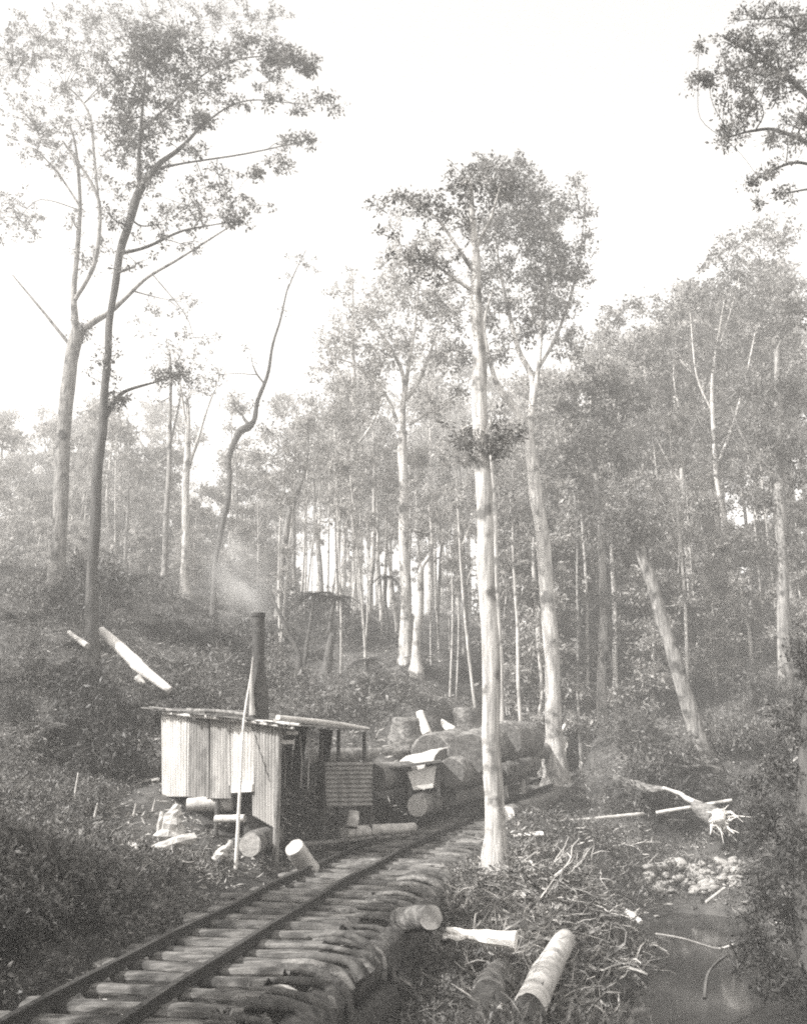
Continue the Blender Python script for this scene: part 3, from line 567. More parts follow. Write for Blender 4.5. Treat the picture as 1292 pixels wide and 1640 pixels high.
# ---- tree ferns
def frond(mb_, p, a, L, droop, wd=.12, up=.6):
    d = np.array([math.cos(a), math.sin(a), 0]); prev = None; N = 16
    pts = []
    for i in range(N + 1):
        t = i / N; pts.append(np.array(p[:]) + d * L * t + np.array([0, 0, up * L * t - droop * L * t * t]))
    pts = np.array(pts); mb_.tube([Vector(q) for q in pts], [.012 * (1 - .8 * i / N) for i in range(N + 1)], 3, cap=False)
    c = []; dr = []; LL = []
    for i in range(1, N + 1):
        t = i / N; tg = pts[i] - pts[i - 1]; tg /= np.linalg.norm(tg)
        sd_ = np.cross(tg, [0, 0, 1]); sd_ /= np.linalg.norm(sd_) + 1e-9
        for j in (0, .5):
            q = pts[i - 1] * (1 - j) + pts[i] * j
            for sg in (-1, 1): c.append(q); v = sd_ * sg + tg * .35 + np.array([0, 0, -.15]); dr.append(v / np.linalg.norm(v)); LL.append(wd * L * math.sin(math.pi * min(1, t * .85 + .15)) + .03)
    LL = np.array(LL); c = np.array(c); dr = np.array(dr); side = np.cross(dr, [0, 0, 1.]); side /= np.linalg.norm(side, axis=1)[:, None] + 1e-9
    mid = c + dr * (LL * .45)[:, None]; wv = (L / N) * .36
    mb_.quads(np.stack([c, mid + side * wv, c + dr * LL[:, None], mid - side * wv], 1))
def treefern(px, py, Y, pts, L, lab, droop=.75, up=.45):
    T = [(at(x, y, Y), w_ / 2 * ppm(y, Y)) for x, y, w_ in pts]
    base = Vector((T[0][0].x, T[0][0].y, min(T[0][0].z, g1(T[0][0].x, Y)) - .1)); T = [(base, T[0][1])] + T
    root = empty('tree_fern', base, lab, 'tree fern'); tb = MB(); s_ = smooth(T, 4); tb.tube([p for p, r in s_], [r for p, r in s_], 8, noise=.1); tb.build('trunk', M['bark_dark'], root, base)
    fb = MB(); top = T[-1][0]
    for k_ in range(17): frond(fb, top, k_ * 2.4 + random.uniform(-.4, .4), L * random.uniform(.55, 1.05), droop * random.uniform(.7, 1.5), .17, up * random.uniform(.6, 1.5))
    fb.build('fronds', M['leaf_dark'], root, base)
treefern(500, 950, 34, [(486, 1076, 7), (492, 1030, 6), (499, 985, 6), (503, 953, 6)], 1.0, 'tree fern with a flat dark crown, the left one above the shed')
treefern(540, 955, 35, [(527, 1030, 8), (530, 990, 7), (536, 958, 7)], 1.1, 'tree fern with long drooping fronds, the right one above the shed')
treefern(590, 1055, 33, [(586, 1110, 6), (587, 1080, 5), (588, 1058, 5)], .8, 'small tree fern below the group of trunks behind the log pile')
treefern(640, 910, 42, [(622, 1010, 5), (617, 960, 5), (618, 925, 5)], 1.0, 'tree fern high among the narrow pale trunks', .8, .5)

# ---- shrubs and ferns
def shrub_proto(name, seed, leafm, leaf, n_, rad, hh, per=26):
    random.seed(seed); root = empty(name, (0, 0, 0), None, 'shrub'); tb = MB(); cs = []
    for k_ in range(n_):
        a = random.uniform(0, 6.28); r = rad * random.random() ** .6; z = hh * random.uniform(.15, 1) * (1 - .5 * r / rad)
        c = Vector((math.cos(a) * r, math.sin(a) * r, z)); cs.append(c[:])
        tb.tube([Vector((c.x * .15, c.y * .15, -.1)), Vector((c.x * .5, c.y * .5, z * .55)), c], [.014, .01, .004], 4, cap=False)
    tb.build('stems', M['bark_mid'], root); cb = MB(); cb.quads(tufts(np.array(cs), per, .2, leaf, .42)); cb.build('foliage', leafm, root)
    return root
def fern_proto(seed):
    random.seed(seed); o = MB()
    for k_ in range(13): frond(o, Vector((0, 0, 0)), k_ * 2.4, random.uniform(.5, .85), random.uniform(.6, 1), .22, random.uniform(.7, 1.1))
    return o.build('fern', M['leaf'])
SH = [shrub_proto('shrub', 31, M['leaf'], .11, 26, .7, .8), shrub_proto('shrub', 32, M['leaf_pale'], .09, 24, .6, .6), shrub_proto('shrub', 33, M['leaf_dark'], .12, 30, .8, 1.1), shrub_proto('shrub', 34, M['leaf'], .1, 20, .5, 1.3)]
FE = [fern_proto(41), fern_proto(42)]
SHT = dict(zip([s.name for s in SH], ['mid-grey leafy shrub on the scrubby slopes', 'pale small-leaved shrub on the scrubby slopes', 'dark broad-leaved shrub on the scrubby slopes', 'upright wispy shrub on the scrubby slopes']))
random.seed(55)
shed_c = Vector((-3.2, 20.0, 0))
def free(X, Y, m_=1.7):
    d, _ = dtrack(X, Y)
    if d[0] < m_: return False
    if math.hypot(X - shed_c.x, Y - shed_c.y) < 3.0: return False
    if g1(X, Y) - CAMZ < -3.25: return False
    if -1.5 < X < 4.2 and 21.5 < Y < 29: return False       # the log pile
    return True
cnt = 0; tries = 0
while cnt < 285 and tries < 9000:
    tries += 1; px = random.uniform(20, 1290); py = random.uniform(930, 1420) if random.random() < .9 else random.uniform(1380, 1600)
    h = hit(px, py, 10)
    if h is None or h.y > 60 or not free(h.x, h.y): continue
    if px < 620 and py > 1180 and px > 200: continue
    if 560 < px < 1000 and py > 1220: continue
    if px > 880 and py > 1330 and px < 1190: continue
    if h.y < 13 and px > 260: continue
    if h.y < 18 and px < 330: continue
    i = random.randrange(6); sc_ = random.uniform(.6, 1.3) * (1.5 if h.y > 28 and px < 600 else 1.0 if h.y > 20 else .7)
    if i < 4:
        pr = SH[i]; lab = SHT[pr.name]
        if pr.name not in used: used.add(pr.name); pr.location = h; pr.scale = (sc_,) * 3; tag(pr, lab, 'shrub', lab + 's')
        else: copy_tree(pr, h, random.uniform(0, 6.28), sc_, lab, lab + 's')
    else:
        pr = FE[i - 4]; lab = 'arching ground fern among the shrubs on the slopes'
        if pr.name not in used: used.add(pr.name); pr.location = h; tag(pr, lab, 'fern', 'ground ferns')
        else:
            c = copy_tree(pr, h, random.uniform(0, 6.28), sc_ * 1.1, lab, 'ground ferns'); tag(c, cat='fern')
    cnt += 1
random.seed(66)
for i in range(60):
    px = random.uniform(-60, 200); py = random.uniform(1470, 1640); h = hit(px, py, 2.5)
    if h is None or dtrack(h.x, h.y)[0][0] < 1.4: continue
    copy_tree(SH[random.choice((2, 2, 0))], h - Vector((0, 0, .05)), random.uniform(0, 6.28), random.uniform(.3, .55), 'dark low shrub on the shaded bank at the bottom left', 'dark shrubs on the bottom left bank')
for s in FE: tag(s, cat='fern', group='ground ferns')

# ---- ground cover and litter (uncountable)
def scatter(N, ymin, ymax, xlim, power=1.6):
    u = rng.random(N); Y = (ymin ** (1 - power) + u * (ymax ** (1 - power) - ymin ** (1 - power))) ** (1 / (1 - power))
    X = (rng.random(N) * 2 - 1) * (xlim + .5 * Y)
    return X, Y
X, Y = scatter(110000, 3, 65, 2.5, 1.35)
patch = nz(X, Y, .5, 7) + .6 * nz(X, Y, 1.6, 8)
Z = thg(X, Y); d, _ = dtrack(X, Y)
ok = ((d > 1.75) | ((d > 1.35) & (X < -1) & (Y < 14))) & (Z > -3.3) & (np.hypot(X - shed_c.x, Y - shed_c.y) > 2.6) & ((patch > -.8) | ((X < -2) & (Y < 15)) | (rng.random(len(X)) < .25))
ok &= ~((X > -1) & (X < 3.8) & (Y > 22) & (Y < 28))
ok &= ~((X > .2) & (X < 5) & (Y > 9) & (Y < 21) & (rng.random(len(X)) < .35))
X, Y, Z = X[ok], Y[ok], Z[ok]; hgt = .05 + .22 * rng.random(len(X)) ** 2 * (Y / 20).clip(.5, 2)
C = np.c_[X, Y, Z + CAMZ + hgt]
X = rng.uniform(-7, -1, 16000); Y = rng.uniform(3.5, 15, 16000); Z = thg(X, Y); d, _ = dtrack(X, Y); ok = (d > 1.1); X, Y, Z = X[ok], Y[ok], Z[ok]
C2 = np.c_[X, Y, Z + CAMZ + .02 + .1 * rng.random(len(X))]
mb = MB(); mb.quads(tufts(C, 9, .16, .085, .4, 0)); mb.quads(tufts(C2, 8, .1, .06, .45, 0))
tag(mb.build('ground_cover', M['leaf']), 'low leafy scrub spread over the slopes and banks', 'ground cover', kind='stuff')
X, Y = scatter(26000, 13, 50, 2.0, 1.6); Z = thg(X, Y); d, _ = dtrack(X, Y); ok = (d > 1.3) & (Z > -3.35); X, Y, Z = X[ok], Y[ok], Z[ok]
mb = MB(); N = len(X); dd = unit(N); dd[:, 2] = abs(dd[:, 2]) * .35; dd /= np.linalg.norm(dd, axis=1)[:, None]; LL = rng.uniform(.06, .3, N) * np.clip(Y / 22, .6, 1.2)
mb.quads(leaf_quads(np.c_[X, Y, Z + CAMZ + .01], dd, LL, np.full(N, .02) + .03 * rng.random(N)))
X = rng.uniform(-7, 0, 3500); Y = rng.uniform(4, 18, 3500); Z = thg(X, Y); d, _ = dtrack(X, Y); ok = d > 1.1; X, Y, Z = X[ok], Y[ok], Z[ok]; N = len(X); dd = unit(N); dd[:, 2] = abs(dd[:, 2]) * .4; LL = rng.uniform(.02, .16, N)
mb.quads(leaf_quads(np.c_[X, Y, Z + CAMZ + .03], dd, LL, .01 + .02 * rng.random(N)))
Y = rng.uniform(5, 32, 5000); o2 = rng.uniform(-1.0, .9, 5000); X = np.interp(Y, TC[:, 1], TC[:, 0]) + o2; Z = thg(X, Y); N = len(X); dd = unit(N); dd[:, 2] = abs(dd[:, 2]) * .3; LL = rng.uniform(.02, .2, N)
mb.quads(leaf_quads(np.c_[X, Y, Z + CAMZ + .05 + .06 * rng.random(N)], dd, LL, .01 + .025 * rng.random(N)))
tag(mb.build('forest_litter', M['cut']), 'chips, bark flakes and twigs littering the ground', 'litter', kind='stuff')

def brush(N, cx, cy, sx, sy, ang=2.2):
    X = cx + sx * rng.normal(size=N); Y = cy + sy * rng.normal(size=N); Z = thg(X, Y); d, _ = dtrack(X, Y); ok = (d > 1.9) & (Z > -3.4); X, Y, Z = X[ok], Y[ok], Z[ok]; n_ = len(X)
    p = np.c_[X, Y, Z + CAMZ + .14 * rng.random(n_)]; th_ = rng.random(n_) * 6.283; d_ = np.c_[np.cos(th_), np.sin(th_), rng.normal(size=n_) * .3]; wv = np.c_[-np.sin(th_), np.cos(th_), rng.normal(size=n_) * .8]
    w_ = (.005 + .035 * rng.random(n_) ** 3)[:, None]; L_ = (.03 + .16 * rng.random(n_) ** 2)[:, None]; out = []
    for k_ in range(4):
        d2_ = d_ + rng.normal(size=(n_, 3)) * .38; d2_ /= np.linalg.norm(d2_, axis=1)[:, None]; q = p + d2_ * L_; w2 = w_ * .75
        out.append(np.stack([p + wv * w_, q + wv * w2, q - wv * w2, p - wv * w_], 1)); up_ = np.array([0, 0, 1.]); out.append(np.stack([p + up_ * w_, q + up_ * w2, q - up_ * w2, p - up_ * w_], 1)); p, d_, w_ = q, d2_, w2
    return np.concatenate(out)
mb = MB(); mb.quads(brush(1300, 2.4, 16.2, .9, 1.6)); mb.quads(brush(250, 1.6, 12, .7, 1.2)); mb.quads(brush(500, -3.2, 16.5, 1.2, .8))
tag(mb.build('brush_heap', M['log_pale']), 'matted brush, roots and twigs heaped between the track and the creek', 'brush', kind='stuff')
mb = MB(); mb.quads(brush(4200, 2.3, 15.6, 1.2, 2.4)); mb.quads(brush(1100, 1.5, 12, .8, 1.6)); mb.quads(brush(900, -4, 16.5, 1.5, 1))
tag(mb.build('brush_heap', M['bark_mid']), 'darker matted brush and bark among the heap beside the creek', 'brush', kind='stuff')
# ------------------------------------------------------------------ tramway
tr_root = empty('tramway_track', trk(14, GA / 2)[0], 'narrow rough timber tramway with two dark rails curving off to the right', 'railway track')
tro = tr_root.location
for off in (0, GA):
    mb = MB(); pts = []
    Ys = np.arange(-3, 40.2, .5)
    prof = [(-.05, 0), (.05, 0), (.05, .018), (.014, .03), (.014, .075), (.034, .085), (.034, .112), (-.034, .112), (-.034, .085), (-.014, .075), (-.014, .03), (-.05, .018)]
    vs = []; n_ = len(prof)
    for y in Ys:
        p, t, nn = trk(y, off); wob = .015 * math.sin(y * 2.1 + off)
        for (a, b_) in prof: vs.append((p + nn * (a + wob) + Vector((0, 0, b_ - .07 + .01 * math.sin(y * 1.3))))[:])
    fs = [(i * n_ + k_, i * n_ + (k_ + 1) % n_, (i + 1) * n_ + (k_ + 1) % n_, (i + 1) * n_ + k_) for i in range(len(Ys) - 1) for k_ in range(n_)]
    fs += [tuple(range(n_)), tuple((len(Ys) - 1) * n_ + k_ for k_ in range(n_ - 1, -1, -1))]
    mb.add(vs, fs, 0, False); mb.build('rail', M['rail'], tr_root, tro)
def rough_slab(mb_, c, L, Wd, H, ax, mi=0, segs=7):
    """split timber: an uneven half-round slab along ax"""
    ax = Vector(ax).normalized(); sd_ = Vector((0, 0, 1)).cross(ax).normalized(); upv = ax.cross(sd_); c = Vector(c); vs = []; S_ = 8
    ph = random.uniform(0, 9)
    prof_ = [(-.5, -.1), (-.5, .2), (-.36, .42), (-.1, .5), (.18, .47), (.42, .36), (.5, .1), (.44, -.4)]
    skew = random.uniform(-.25, .25)
    for i in range(segs + 1):
        t = i / segs; w_ = Wd * (1 + .14 * math.sin(t * 7 + ph) + random.uniform(-.05, .05)); h_ = H * (1 + random.uniform(-.1, .1))
        b_ = sd_ * (.04 * math.sin(t * 4 + ph))
        for k_, (a, z_) in enumerate(prof_):
            e = (skew * a * Wd) * (1 if i in (0, segs) else 1) + (random.uniform(-.03, .03) if i in (0, segs) else 0)
            vs.append((c + ax * ((t - .5) * L + e) + sd_ * (a * w_) + b_ + upv * (z_ * h_ + random.uniform(-.004, .004)))[:])
    fs = [(i * S_ + k_, (i + 1) * S_ + k_, (i + 1) * S_ + (k_ + 1) % S_, i * S_ + (k_ + 1) % S_) for i in range(segs) for k_ in range(S_)]
    fs += [tuple(range(S_)), tuple(segs * S_ + k_ for k_ in range(S_ - 1, -1, -1))]
    mb_.add(vs, fs, mi, False)
random.seed(77); y = 6.0
for i in range(72):
    y += random.uniform(.36, .5)
    if y > 39.5: break
    p, t, nn = trk(y, GA / 2, -.12 + random.uniform(-.02, .008)); L = random.uniform(1.9, 2.6)
    mb = MB(); c = p - nn * random.uniform(.05, .35); a = (nn + t * random.uniform(-.1, .1)); rough_slab(mb, c, L, random.uniform(.2, .34), random.uniform(.12, .15), a)
    mb.build('sleeper', M['sleeper'], tr_root, tro)
# short split billets and slabs packed along the right edge of the track
random.seed(78)
GB = 'split billets along the edge of the tramway'
y = 6.4
bl = []
for k_ in range(4):
    mb = MB(); rough_slab(mb, (0, 0, 0), .8, .24, .11, (1, 0, 0)); o = mb.build('timber_billet', [M['sleeper'], M['log_pale'], M['log_bark'], M['sleeper']][k_]); tag(o, 'weathered split billet dumped along the right edge of the tramway', 'billet', GB); bl.append(o)
first = [True] * 4
while y < 30:
    y += random.uniform(.7, 1.5); k_ = random.choice((0, 0, 2, 3, 3, 1))
    p, t, nn = trk(y, -random.uniform(.8, 1.15)); gz = g1(p.x, p.y)
    rot = (random.uniform(-.2, .2), random.uniform(.35, .9), math.atan2(-nn.y, -nn.x) + random.uniform(-.25, .25))
    if first[k_]: o = bl[k_]; first[k_] = False
    else: o = bl[k_].copy(); COL.objects.link(o)
    o.location = (p.x, p.y, CAMZ + zrail(y) - .3); o.rotation_euler = rot; s_ = random.uniform(.6, 1.25); o.scale = (s_, s_ * random.uniform(.6, 1.1), s_)
def tlog(off, dz, ya_, yb_, r_, lab):
    a, b_ = trk(ya_, off, dz)[0], trk(yb_, off, dz)[0]; return (a, b_, r_, lab)
TLOGS = [tlog(-1.18, -.36, 5.2, 11.4, .25, 'upper bearer log along the right edge of the track, nearest the camera'), tlog(-1.18, -.36, 11.5, 17.2, .24, 'upper bearer log along the right edge of the track, level with the shed'),
         tlog(-1.15, -.34, 17.4, 23.2, .22, 'upper bearer log along the right edge of the track, behind the foreground pole'), tlog(-1.42, -.8, 5.5, 12.6, .24, 'lower dark log at the foot of the track shoulder, nearest the camera'), tlog(-1.42, -.78, 12.8, 17.8, .22, 'lower dark log at the foot of the track shoulder, farther one')]
random.seed(140); y = 6.8
while y < 21:
    y += random.uniform(.18, .42); j_ = [random.uniform(-.06, .06) for _ in range(5)]; e_ = random.uniform(0, 1)
    P5 = [(-.62, -.1), (-.95, -.07), (-1.28, -.11), (-1.46, -.28), (-1.5 - .05 * e_, -.45 - .3 * e_)][: random.choice((4, 5, 5))]
    W5 = [(trk(y - .1 * i_ * random.uniform(.2, 1) + j_[i_], o_, z_ + random.uniform(-.01, .02))[0], random.uniform(.028, .06)) for i_, (o_, z_) in enumerate(P5)]
    s5 = smooth(W5, 3); mb = MB(); mb.tube([p for p, q in s5], [q for p, q in s5], 7, noise=.15, flat=1.0)
    tag(mb.build('bark_strip', M[random.choice(('sleeper', 'log_bark', 'log_dark', 'bark_dark'))], None, W5[0][0]), 'bent strip of bark and split wood drooping over the log bank beside the track', 'bark strip', 'bark strips drooping over the log bank')
# drooping fibre and grass on the shoulder
N = 6000; yy = 6.5 + 22 * rng.random(N) ** 1.5; of = -(1.25 + 1.2 * rng.random(N)); tp_ = np.array([trk(a, b_)[0][:] for a, b_ in zip(yy, of)])
tp_[:, 2] = np.maximum(thg(tp_[:, 0], tp_[:, 1]) + CAMZ, tp_[:, 2] - .22 - np.clip(-of - .9, 0, 9) * 1.0) + .02; dd = np.tile(np.array([.7, -.4, -.25]), (N, 1)) + unit(N) * .5; dd /= np.linalg.norm(dd, axis=1)[:, None]
mb = MB(); LL = rng.uniform(.12, .38, N); mb.quads(leaf_quads(tp_, dd, LL, LL * .06 + .006))
tag(mb.build('shoulder_grass', M['sleeper']), 'coarse grass and fibre hanging down the track shoulder', 'grass', kind='stuff')

# ------------------------------------------------------------------ logs
def log(name, label, cat, p0, p1, r0, r1, bark='log_bark', end='cut', sides=22, group=None, segs=9, hollow=False, noise=.05):
    p0 = Vector(p0); p1 = Vector(p1); base = (p0 + p1) / 2; mb = MB(); pts = []; rr = []
    ph = random.uniform(0, 6); side = (p1 - p0).cross(Vector((0, 0, 1))); side = side.normalized() if side.length > 1e-6 else Vector((1, 0, 0))
    for i in range(segs + 1):
        t = i / segs; pts.append(p0.lerp(p1, t) + side * (.03 * (p1 - p0).length * math.sin(math.pi * t) * math.sin(ph))); rr.append((r0 + (r1 - r0) * t) * (1 + .025 * math.sin(t * 9 + ph)))
    d = (p1 - p0).normalized()
    # slightly chamfered cut ends
    pts = [p0 - d * .0] + [pts[0] + d * min(.03, r0 * .1)] + pts[1:-1] + [pts[-1] - d * min(.03, r1 * .1)] + [p1]
    rr = [r0 * .93] + rr + [r1 * .93]
    mb.tube(pts, rr, sides, noise=noise, cap=True, capmi=1)
    o = mb.build(name, [M[bark], M[end]], None, base); tag(o, label, cat, group); return o
def plog(label, a, b_, bark='log_bark', end='cut', name='log', cat='log', group=None, **k_):
    (x0, y0, Y0, r0), (x1, y1, Y1, r1) = a, b_
    return log(name, label, cat, at(x0, y0, Y0), at(x1, y1, Y1), r0 * ppm(y0, Y0), r1 * ppm(y1, Y1), bark, end, group=group, **k_)
random.seed(90)
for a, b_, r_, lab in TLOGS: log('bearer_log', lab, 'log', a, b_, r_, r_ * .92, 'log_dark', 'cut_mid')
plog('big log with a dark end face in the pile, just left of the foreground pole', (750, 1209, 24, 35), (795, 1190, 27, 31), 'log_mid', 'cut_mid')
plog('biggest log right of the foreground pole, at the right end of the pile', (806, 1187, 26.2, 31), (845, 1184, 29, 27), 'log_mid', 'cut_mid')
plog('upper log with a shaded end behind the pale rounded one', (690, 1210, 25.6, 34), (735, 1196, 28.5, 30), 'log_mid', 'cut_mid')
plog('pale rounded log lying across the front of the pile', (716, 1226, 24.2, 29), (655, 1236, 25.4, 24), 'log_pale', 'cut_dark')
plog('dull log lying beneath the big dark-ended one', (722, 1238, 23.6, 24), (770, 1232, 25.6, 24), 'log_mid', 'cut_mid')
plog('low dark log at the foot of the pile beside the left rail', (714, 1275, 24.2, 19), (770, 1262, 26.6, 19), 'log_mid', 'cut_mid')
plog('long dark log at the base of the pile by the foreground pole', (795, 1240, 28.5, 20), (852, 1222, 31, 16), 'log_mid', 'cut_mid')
plog('half-buried log behind the track right of the pole', (800, 1215, 29, 14), (885, 1200, 32.5, 12), 'log_mid', 'cut_mid')
plog('long slim log running behind the ribbed iron panel', (500, 1212, 24.5, 13), (645, 1210, 27, 13), 'log_mid', 'cut')
plog('dark log lying right of the ribbed iron panel', (600, 1246, 23, 22), (655, 1240, 24.6, 20), 'log_mid', 'cut_mid')
plog('short log with a pale cut end beside the left rail', (668, 1291, 22.8, 18), (705, 1282, 24.8, 18), 'log_mid', 'cut')
plog('long pale log lying along the left side of the track', (551, 1334, 20.4, 10), (662, 1326, 22.2, 8), 'log_pale', 'cut')
plog('small upright pale log chunk below the ribbed iron panel', (563, 1326, 20.2, 10), (566, 1300, 20.3, 9), 'log_pale', 'cut')
plog('thin dark pole lying along the ground left of the track', (470, 1354, 19, 4), (655, 1338, 21.5, 3), 'log_mid', 'cut')
plog('round log whose pale cut end faces out from under the shed', (401, 1354, 17.2, 19), (440, 1340, 20, 18), 'log_mid', 'cut')
plog('short pale log tilted against the left side of the rails', (498, 1396, 17.3, 16), (471, 1357, 16.9, 16), 'log_pale', 'cut')
plog('pale short log on the ground beneath the shed wall', (300, 1289, 19.4, 10), (372, 1286, 19.4, 13), 'log_pale', 'cut')
plog('small pale stub in the shade under the shed', (345, 1312, 18.6, 6), (392, 1311, 18.4, 6), 'log_pale', 'cut')
plog('bearer log carrying the right rail beyond the foreground pole', (812, 1304, 24, 13), (930, 1251, 36, 11), 'log_bark', 'wood_white')
plog('left one of two small round-ended logs at the far side of the track', (876, 1192, 33.5, 9.5), (884, 1188, 35, 9), 'log_bark', 'cut')
plog('right one of two small round-ended logs at the far side of the track', (900, 1193, 33.5, 9.5), (906, 1189, 35, 9), 'log_bark', 'cut')
plog('thin pale stake leaning over the two small cut ends', (892, 1186, 33.4, 2.2), (905, 1160, 33.4, 2.4), 'wood_white', 'wood_white', name='stake', cat='stake')
for i in range(9):
    x = 848 + i * 6.8
    plog('pale squared off-cut in the row below the two small logs', (x, 1216 - i * .4, 32.2, 3.4), (x + 1, 1206 - i * .4, 33.4, 3.6), 'wood_white', 'wood_white', name='offcut', cat='off-cut', group='row of pale off-cuts below the two small logs', sides=9)
plog('round-topped stump behind the log pile left of the pole', (748, 1172, 29.5, 26), (748, 1134, 29.5, 22), 'log_bark', 'cut_dark', name='stump', cat='stump')
plog('broad dark stump left of the log pile', (652, 1206, 27.2, 33), (654, 1150, 27.2, 27), 'log_bark', 'cut', name='stump', cat='stump')
plog('thick log in shade in the foreground between track and creek', (640, 1474, 13.6, 19), (690, 1470, 12.2, 20), 'log_bark', 'cut')
plog('round log running down into the creek bank, centre of three foreground logs', (846, 1620, 10.6, 28), (905, 1506, 14.2, 17), 'log_pale', 'cut_dark')
plog('mossy log end at the bottom edge below the white split log', (782, 1600, 11, 30), (806, 1556, 12.6, 20), 'log_bark', 'cut_dark')
plog('long thin pale pole lying across the ground right of the tramway', (812, 1328, 22, 2.6), (1030, 1304, 23.5, 3.0), 'log_pale', 'cut', name='felled_pole', cat='pole')
plog('thin pole continuing right over the uprooted stump', (1050, 1302, 23.6, 2.6), (1172, 1282, 23.2, 2.6), 'log_pale', 'cut', name='felled_pole', cat='pole')
plog('white fallen log lying down the left slope, upper piece', (160, 1010, 26.4, 8), (222, 1066, 26, 10), 'wood_white', 'wood_white')
plog('white fallen log lying down the left slope, lower piece', (216, 1062, 25.8, 10), (272, 1106, 25.4, 6), 'wood_white', 'wood_white')
plog('small white broken piece below the white fallen log', (219, 1084, 25.4, 6), (230, 1096, 25.4, 4), 'wood_white', 'wood_white', name='broken_log')
plog('narrow pale branch lying left of the dark tree on the slope', (110, 1012, 26, 3), (140, 1035, 25.5, 5), 'log_pale', 'cut', name='fallen_branch', cat='branch')
plog('long pale log on the ridge behind the big logs', (690, 1148, 29, 6), (726, 1172, 28.6, 8), 'wood_white', 'cut')
plog('pale slab leaning beside the broad dark stump', (672, 1140, 27, 6), (684, 1176, 26.8, 8), 'wood_white', 'cut', name='slab', cat='slab')
for (x, y, h_, w_, lab) in ((217, 1232, 46, 5, 'tall pale stake on the slope left of the shed'), (150, 1312, 24, 5, 'pale pointed stake at the left, second from the edge'), (212, 1308, 20, 4, 'short pale stake in front of the slope left of the shed'),
                            (117, 1290, 50, 4, 'tall dim stake closest to the left edge'), (243, 1300, 18, 3, 'thin dim stake nearest the heap left of the shed')):
    p = hit(x, y, 12); s_ = ppm(y, p.y)
    log('stake', lab, 'stake', p - Vector((0, 0, .1)), p + Vector((.05, 0, h_ * s_)), w_ * s_ * .6, w_ * s_ * .3, 'log_pale', 'cut', sides=9)
# split white log in the foreground
def billet(name, label, cat, quad, Y0, Y1, th_, m_, z=None):
    """a thick split slab whose outline is given by photo pixels, at a real distance and with real thickness"""
    P_ = [at(x, y, Y0 + (Y1 - Y0) * i / (len(quad) - 1)) for i, (x, y) in enumerate(quad)]
    base = sum(P_, Vector()) / len(P_); back = [p + Vector((.02, th_, -.02)) for p in P_]; n_ = len(P_)
    mb = MB(); mb.add([p[:] for p in P_ + back], [tuple(range(n_ - 1, -1, -1)), tuple(range(n_, 2 * n_))] + [(i, (i + 1) % n_, n_ + (i + 1) % n_, n_ + i) for i in range(n_)], 0, False)
    o = mb.build(name, M[m_], None, base); tag(o, label, cat)
    bv = o.modifiers.new('bevel', 'BEVEL'); bv.width = .015; bv.segments = 2
    return o
def chunk(name, label, cat, pts, m_, sides=9, noise=.16, flat=.8):
    """irregular split log: pixel points with depth and pixel radius"""
    W_ = [(at(x, y, Y), r * ppm(y, Y)) for x, y, Y, r in pts]; s_ = smooth(W_, 3); base = W_[0][0]
    mb = MB(); mb.tube([p for p, r in s_], [r for p, r in s_], sides, noise=noise, flat=flat)
    for i in range(len(mb.sm)): mb.sm[i] = False
    o = mb.build(name, M[m_], None, base); return tag(o, label, cat)
chunk('split_log', 'bright white jagged split log in the foreground right of the track', 'log', [(714, 1489, 12.6, 4), (728, 1494, 12.6, 10), (752, 1498, 12.6, 9), (782, 1502, 12.5, 14), (826, 1507, 12.4, 19)], 'wood_white', 9, .12)
chunk('split_log', 'pale splinter at the left tip of the white split log', 'log', [(716, 1499, 12.5, 3), (730, 1503, 12.5, 6), (745, 1500, 12.5, 5)], 'wood_white', 7)
sy_ = hit(846, 1346, 12).y
chunk('slab', 'pale flat slab lying right of the foot of the foreground pole', 'slab', [(822, 1339, sy_, 5), (845, 1337, sy_, 7), (869, 1336, sy_, 8)], 'wood_white', 6, .08, .5)
chunk('slab', 'pale chip block sitting on the creek edge', 'slab', [(1005, 1462, 17.6, 7), (1015, 1470, 17.4, 8), (1026, 1478, 17.2, 4)], 'wood_white', 6, .2)
random.seed(99); c0 = at(1150, 1312, 22.6); us = empty('tree_stump', c0, 'bright uprooted stump with its splayed roots at the right', 'stump')
mb = MB(); mb.tube([at(1112, 1290, 23.4), at(1130, 1300, 23), c0], [.12, .2, .25], 12, noise=.2); mb.build('trunk', M['log_bark'], us, c0)
mb = MB(); mb.tube([c0 + Vector((-.06, .03, .02)), c0 + Vector((.05, -.04, -.02)), c0 + Vector((.12, -.06, -.04))], [.2, .26, .12], 14, noise=.3)
for k_ in range(46):
    a = random.uniform(0, 6.28); dv = Vector((math.cos(a) * .6 + .25, -.3 + random.uniform(-.3, .3), math.sin(a) * .45 - .05)); l = random.uniform(.15, .55); c1 = c0 + Vector((random.uniform(-.25, .2), -.05, random.uniform(-.18, .14)))
    s9 = smooth([(c1, random.uniform(.015, .05)), (c1 + dv * l * .5 + Vector((0, 0, random.uniform(-.08, .08))), random.uniform(.01, .03)), (c1 + dv * l + Vector((random.uniform(-.15, .2), 0, random.uniform(-.2, .1))), .006)], 4); mb.tube([p for p, r in s9], [r for p, r in s9], 5, noise=.25)
mb.build('root_plate', M['wood_white'], us, c0)
chunk('fallen_branch', 'bent pale branch leading down to the uprooted stump', 'branch', [(1062, 1262, 24.5, 3), (1090, 1272, 24, 4), (1100, 1280, 23.6, 5), (1130, 1292, 23.2, 5)], 'log_pale', 8, .12)
chunk('fallen_branch', 'mossy log hump at the top of the right bank', 'log', [(985, 1248, 27, 7), (1010, 1256, 26.5, 11), (1040, 1264, 26, 9), (1066, 1264, 25.6, 4)], 'log_bark', 10, .2)
